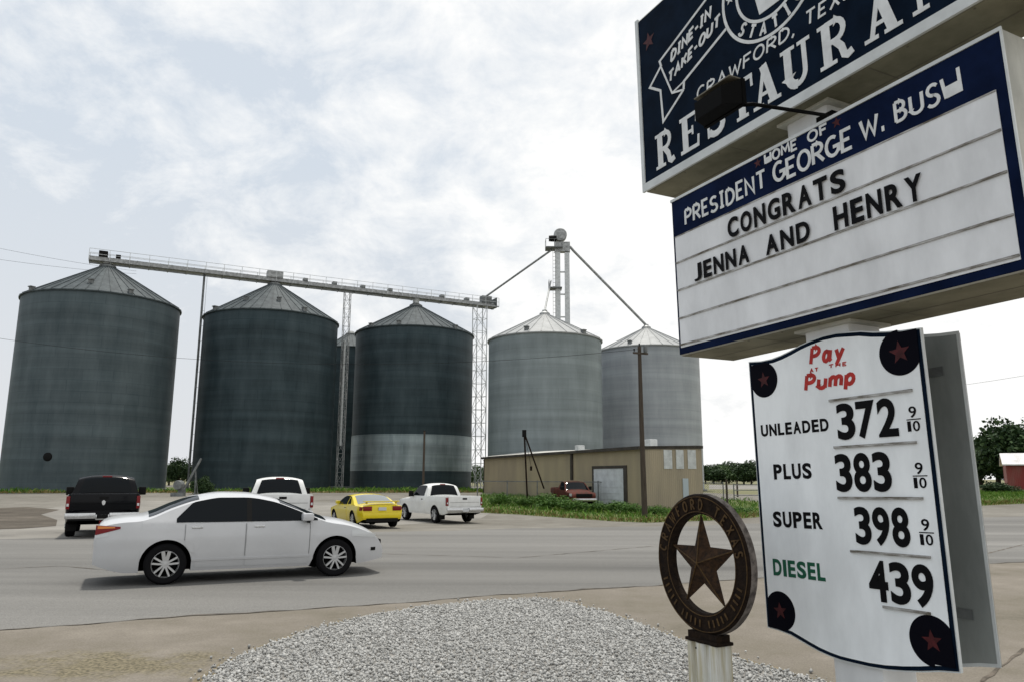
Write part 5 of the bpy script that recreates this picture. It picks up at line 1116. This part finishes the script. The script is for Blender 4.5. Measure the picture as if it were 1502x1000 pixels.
# pickups
PH = R_(115.4)
def pickup(name, label, u, v, head, paint, scale=1., crew=False, group='pickup trucks parked in the lot', chromebar=True, dually=False, side=0., roofm=None, p=None):
    cabx = 2.05; roof_f = 3.25 if not crew else 3.65
    prof = [(0, .80), (.05, .86), (.4, .88), (cabx - .10, .88), (cabx - .03, .90), (cabx + .04, 1.30), (cabx + .10, 1.55), (cabx + .20, 1.79), (cabx + .34, 1.865), (cabx + .7, 1.89), (roof_f - .2, 1.875), (roof_f, 1.82), (roof_f + .35, 1.56), (roof_f + .72, 1.28), (roof_f + .85, 1.22), (5.0, 1.17), (5.35, 1.08), (5.48, .95), (5.55, .72)]
    c = Car(5.55, 1.98, prof, 1.235, .34, (1.25, 4.62), .39, .40, .07, (.3, .05), (.5, .14), (.50, .48), .03, .075, .26, .38)
    rt = place(name, u, v, 0.0, head, c.ax, label, 'pickup truck', group, scale, side, p); c.body(paint, rt)
    for sd in (-1, 1):
        w = MB(); yo = lambda x, z: sd * c.Wd(x, z); V = []; xs_ = np.linspace(.03, cabx - .02, 30)
        for x in xs_:
            V += [(x, yo(x, .78) , max(.70, min(c.bot(x) + .02, .86))), (x, yo(x, 1.0), 1.0), (x, yo(x, 1.20), 1.22), (x, yo(x, 1.20) - sd * .015, 1.275), (x, yo(x, 1.2) - sd * .10, 1.275), (x, yo(x, 1.2) - sd * .10, .86)]
        w.add(V, [(i * 6 + k, (i + 1) * 6 + k, (i + 1) * 6 + k + 1, i * 6 + k + 1) for i in range(29) for k in range(5)] + [tuple(range(6)), tuple(29 * 6 + k for k in range(6))]); w.build('bed_side', paint, rt, 40, fix=True)
        t = MB(); t.rbox(-.015, .10, sd * .985 - .10 if sd > 0 else sd * .985, sd * .985 if sd > 0 else sd * .985 + .10, .84, 1.215, .012); tl = t.build('taillight', MT['tail'], rt, 40)
        t = MB(); t.box(-.019, -.0155, sd * .935 - .03, sd * .935 + .03, .92, 1.0); t.build('reverse_lens', MT['lens'], tl)
        x_b = roof_f + .62
        zt = lambda x: min(c.top(x) - .11, 1.775); xd = [2.32, 3.40] if not crew else [2.75, 3.75]
        dd = c.side(2.42 if not crew else 2.95, 3.82 if not crew else 3.95, .50, 1.22, .008, sd, 20, 8).build('door', paint, rt, 40)
        c.side(2.40 if not crew else 2.95, x_b, 1.27, zt, .006, sd, 20, 8).build('side_window', MT['glass'], rt, 60)
        if crew:
            c.side(2.28, 2.88, 1.27, zt, .006, sd, 10, 8).build('side_window', MT['glass'], rt, 60)
        h = MB(); hx = 2.50 if not crew else 3.02; h.rbox(hx, hx + .16, sd * (c.Wd(hx, 1.1)) - .02, sd * c.Wd(hx, 1.1) + .025, 1.08, 1.12, .01); h.build('handle', MT['trim'], dd)
        y = sd * (c.Wd(3.7, 1.2) + .13); mr = MB(); mr.rbox(roof_f + .30, roof_f + .42, y - .12, y + .12, 1.22, 1.50, .03); mm_ = mr.build('mirror', MT['trim'], rt, 50); mr = MB(); mr.beam((roof_f + .36, y, 1.26), (roof_f + .36, sd * (c.Wd(3.7, 1.2) - .02), 1.24), .05); mr.build('mirror_arm', MT['trim'], mm_)
        c.side(5.05, 5.42, .84, 1.03, .006, sd, 10, 4).build('headlight', MT['lens'], rt, 50)
        for ax_ in c.ax: wheel(rt, ax_, sd * (.86 if not (dually and ax_ < 2) else .84), .39, .26 if not (dually and ax_ < 2) else .30, 5, True)
        fl = MB(); fl.box(.72, .76, sd * .70, sd * .96, .16, .45) if False else fl.box(.70, .73, min(sd * .68, sd * .95), max(sd * .68, sd * .95), .18, .48); fl.build('mud_flap', MT['trim'], rt)
    tg = MB(); tg.rbox(-.02, .045, -.875, .875, .80, 1.285, .018); tgo = tg.build('tailgate', paint, rt, 40)
    tg = MB(); tg.rbox(-.035, -.0205, -.12, .12, 1.12, 1.20, .005); tg.build('handle', MT['trim'], tgo)
    tg = MB(); tg.box(-.0235, -.0202, -.80, .80, .985, .995); tg.build('crease', MT['trim'] if paint is not MT['car_black'] else MT['under'], tgo)
    bp = MB(); bp.rbox(-.17, -.02, -.98, -.18, .56, .73, .025); bp.rbox(-.17, -.02, .18, .98, .56, .73, .025); bp.rbox(-.145, -.02, -.18, .18, .52, .68, .02); bpo = bp.build('rear_bumper', MT['chrome'] if chromebar else MT['galv_lt'], rt, 40)
    bp = MB(); bp.box(-.16, -.146, -.15, .15, .56, .68); bp.build('licence_plate', MT['trim'] if paint is MT['car_black'] else MT['plate'], bpo)
    if paint is MT['car_black']:
        em = MB(); em.prism([(-.0, 1.10), (.05, 1.06), (.04, .98), (.0, .94), (-.04, .98), (-.05, 1.06)], 0, .006); em.v = [(-.0205 - y, x, z) for x, y, z in em.v]; em.build('emblem', MT['chrome'], tgo, fix=True)
    hb = MB(); hb.box(-.16, .05, -.06, .06, .44, .515); hb.build('tow_hitch', MT['trim'], rt)
    c.over(cabx + .045, cabx + .215, .80, .76, .010, 16, 14).build('rear_window', MT['glass'], rt, 60)
    c.over(roof_f + .06, roof_f + .70, .88, .90, .008).build('windscreen', MT['glass'], rt, 60)
    bl = MB(); bl.rbox(cabx + .20, cabx + .26, -.14, .14, 1.80, 1.85, .01); bl.build('brake_lamp', MT['tail'], rt)
    if roofm: c.over(cabx + .25, roof_f, .98, .98, .02).build('roof_panel', roofm, rt, 60)
    b = MB(); b.rbox(5.50, 5.66, -.92, .92, .50, .70, .03); b.build('front_bumper', MT['chrome'], rt, 40)
    b = MB(); b.rbox(5.46, 5.58, -.60, .60, .76, 1.03, .02); b.build('grille', MT['trim'], rt, 40)
    return rt
pickup('pickup_truck', 'black pickup truck with chrome bumper parked before the far left dark bin', 147, 788.5, R_(117), MT['car_black'], 1.04, True)
pickup('pickup_truck', 'white pickup truck partly hidden behind the roof of the sedan', 412, 783, R_(110), MT['truck_white'], 1.04, True)
pickup('pickup_truck', 'white single-cab pickup truck with raised wheels parked right of the yellow coupe', 681, 767.5, R_(123), MT['truck_white'], .95, False, dually=False)
# yellow coupe
mus = Car(4.60, 1.84, [(0, .70), (.03, .86), (.10, .94), (.40, .965), (.62, .975), (.78, 1.01), (1.2, 1.18), (1.55, 1.30), (1.95, 1.35), (2.3, 1.345), (2.62, 1.28), (3.05, 1.06), (3.28, .965), (3.6, .92), (4.1, .83), (4.42, .72), (4.56, .60), (4.60, .52)], .90, .50, (.98, 3.55), .33, .22, .06, (.5, .13), (.8, .26), (.36, .28), .035, .055)
mr_ = place('coupe', 560, 775, 0.0, R_(119), mus.ax, 'bright yellow two-door coupe parked between the two white pickups', 'car'); mus.body(MT['car_yellow'], mr_)
for sd in (-1, 1):
    do = mus.side(1.75, 3.05, lambda x: mus.bot(x) + .05, .885, .007, sd, 20, 8).build('door', MT['car_yellow'], mr_, 40)
    h = MB(); h.rbox(1.85, 2.0, sd * mus.Wd(1.9, .8) - .02, sd * mus.Wd(1.9, .8) + .02, .78, .81, .01); h.build('handle', MT['trim'], do)
    ztm = lambda x: max(.935, min(mus.top(x) - .09, 1.265))
    mus.side(1.80, 2.98, .925, ztm, .006, sd, 20, 8).build('side_window', MT['glass'], mr_, 60)
    mus.side(1.30, 1.72, .94, lambda x: min(ztm(x), .96 + (x - 1.28) * .75), .006, sd, 10, 6).build('quarter_window', MT['glass'], mr_, 60)
    t = MB(); t.rbox(-.025, .12, *( (.43, .78) if sd > 0 else (-.78, -.43)), .69, .86, .012); t.build('taillight', MT['tail'], mr_, 40)
    mus.side(.02, .18, .70, .84, .008, sd, 6, 4).build('taillight', MT['tail'], mr_, 40)
    y = sd * (mus.Wd(2.85, .95) + .09); q = MB(); q.rbox(2.76, 2.92, y - .09, y + .09, .93, 1.06, .03); q.build('mirror', MT['car_yellow'], mr_, 50)
    mus.side(4.0, 4.42, .60, .70, .006, sd, 8, 4).build('headlight', MT['lens'], mr_, 50)
    for ax_ in mus.ax: wheel(mr_, ax_, sd * .80, .33, .23)
mus.over(.72, 1.58, .84, .86, .007).build('rear_window', MT['glass_lt'], mr_, 60)
mus.over(2.60, 3.22, .88, .90, .007).build('windscreen', MT['glass'], mr_, 60)
b = MB(); b.rbox(.02, .26, -.72, .72, 1.03, 1.065, .012); b.box(.10, .18, -.64, -.58, .95, 1.03); b.box(.10, .18, .58, .64, .95, 1.03); b.build('spoiler', MT['car_yellow'], mr_, 40)
b = MB(); b.rbox(-.05, .10, -.80, .80, .40, .62, .05); b.build('rear_bumper', MT['car_yellow'], mr_, 50)
b = MB(); b.box(-.03, -.004, -.16, .16, .70, .82); b.build('licence_plate', MT['plate'], mr_)
b = MB(); b.box(-.02, .2, -.65, .65, .26, .395); b.build('rear_valance', MT['trim'], mr_)
# derelict truck in the weeds
pickup('old_truck', 'derelict red truck with a rusty brown cab roof sunk in weeds before the shed', 0, 0, R_(283), MT['old_red'], .92, False, None, False, roofm=MT['old_brown'], p=(3.75, 56.5))
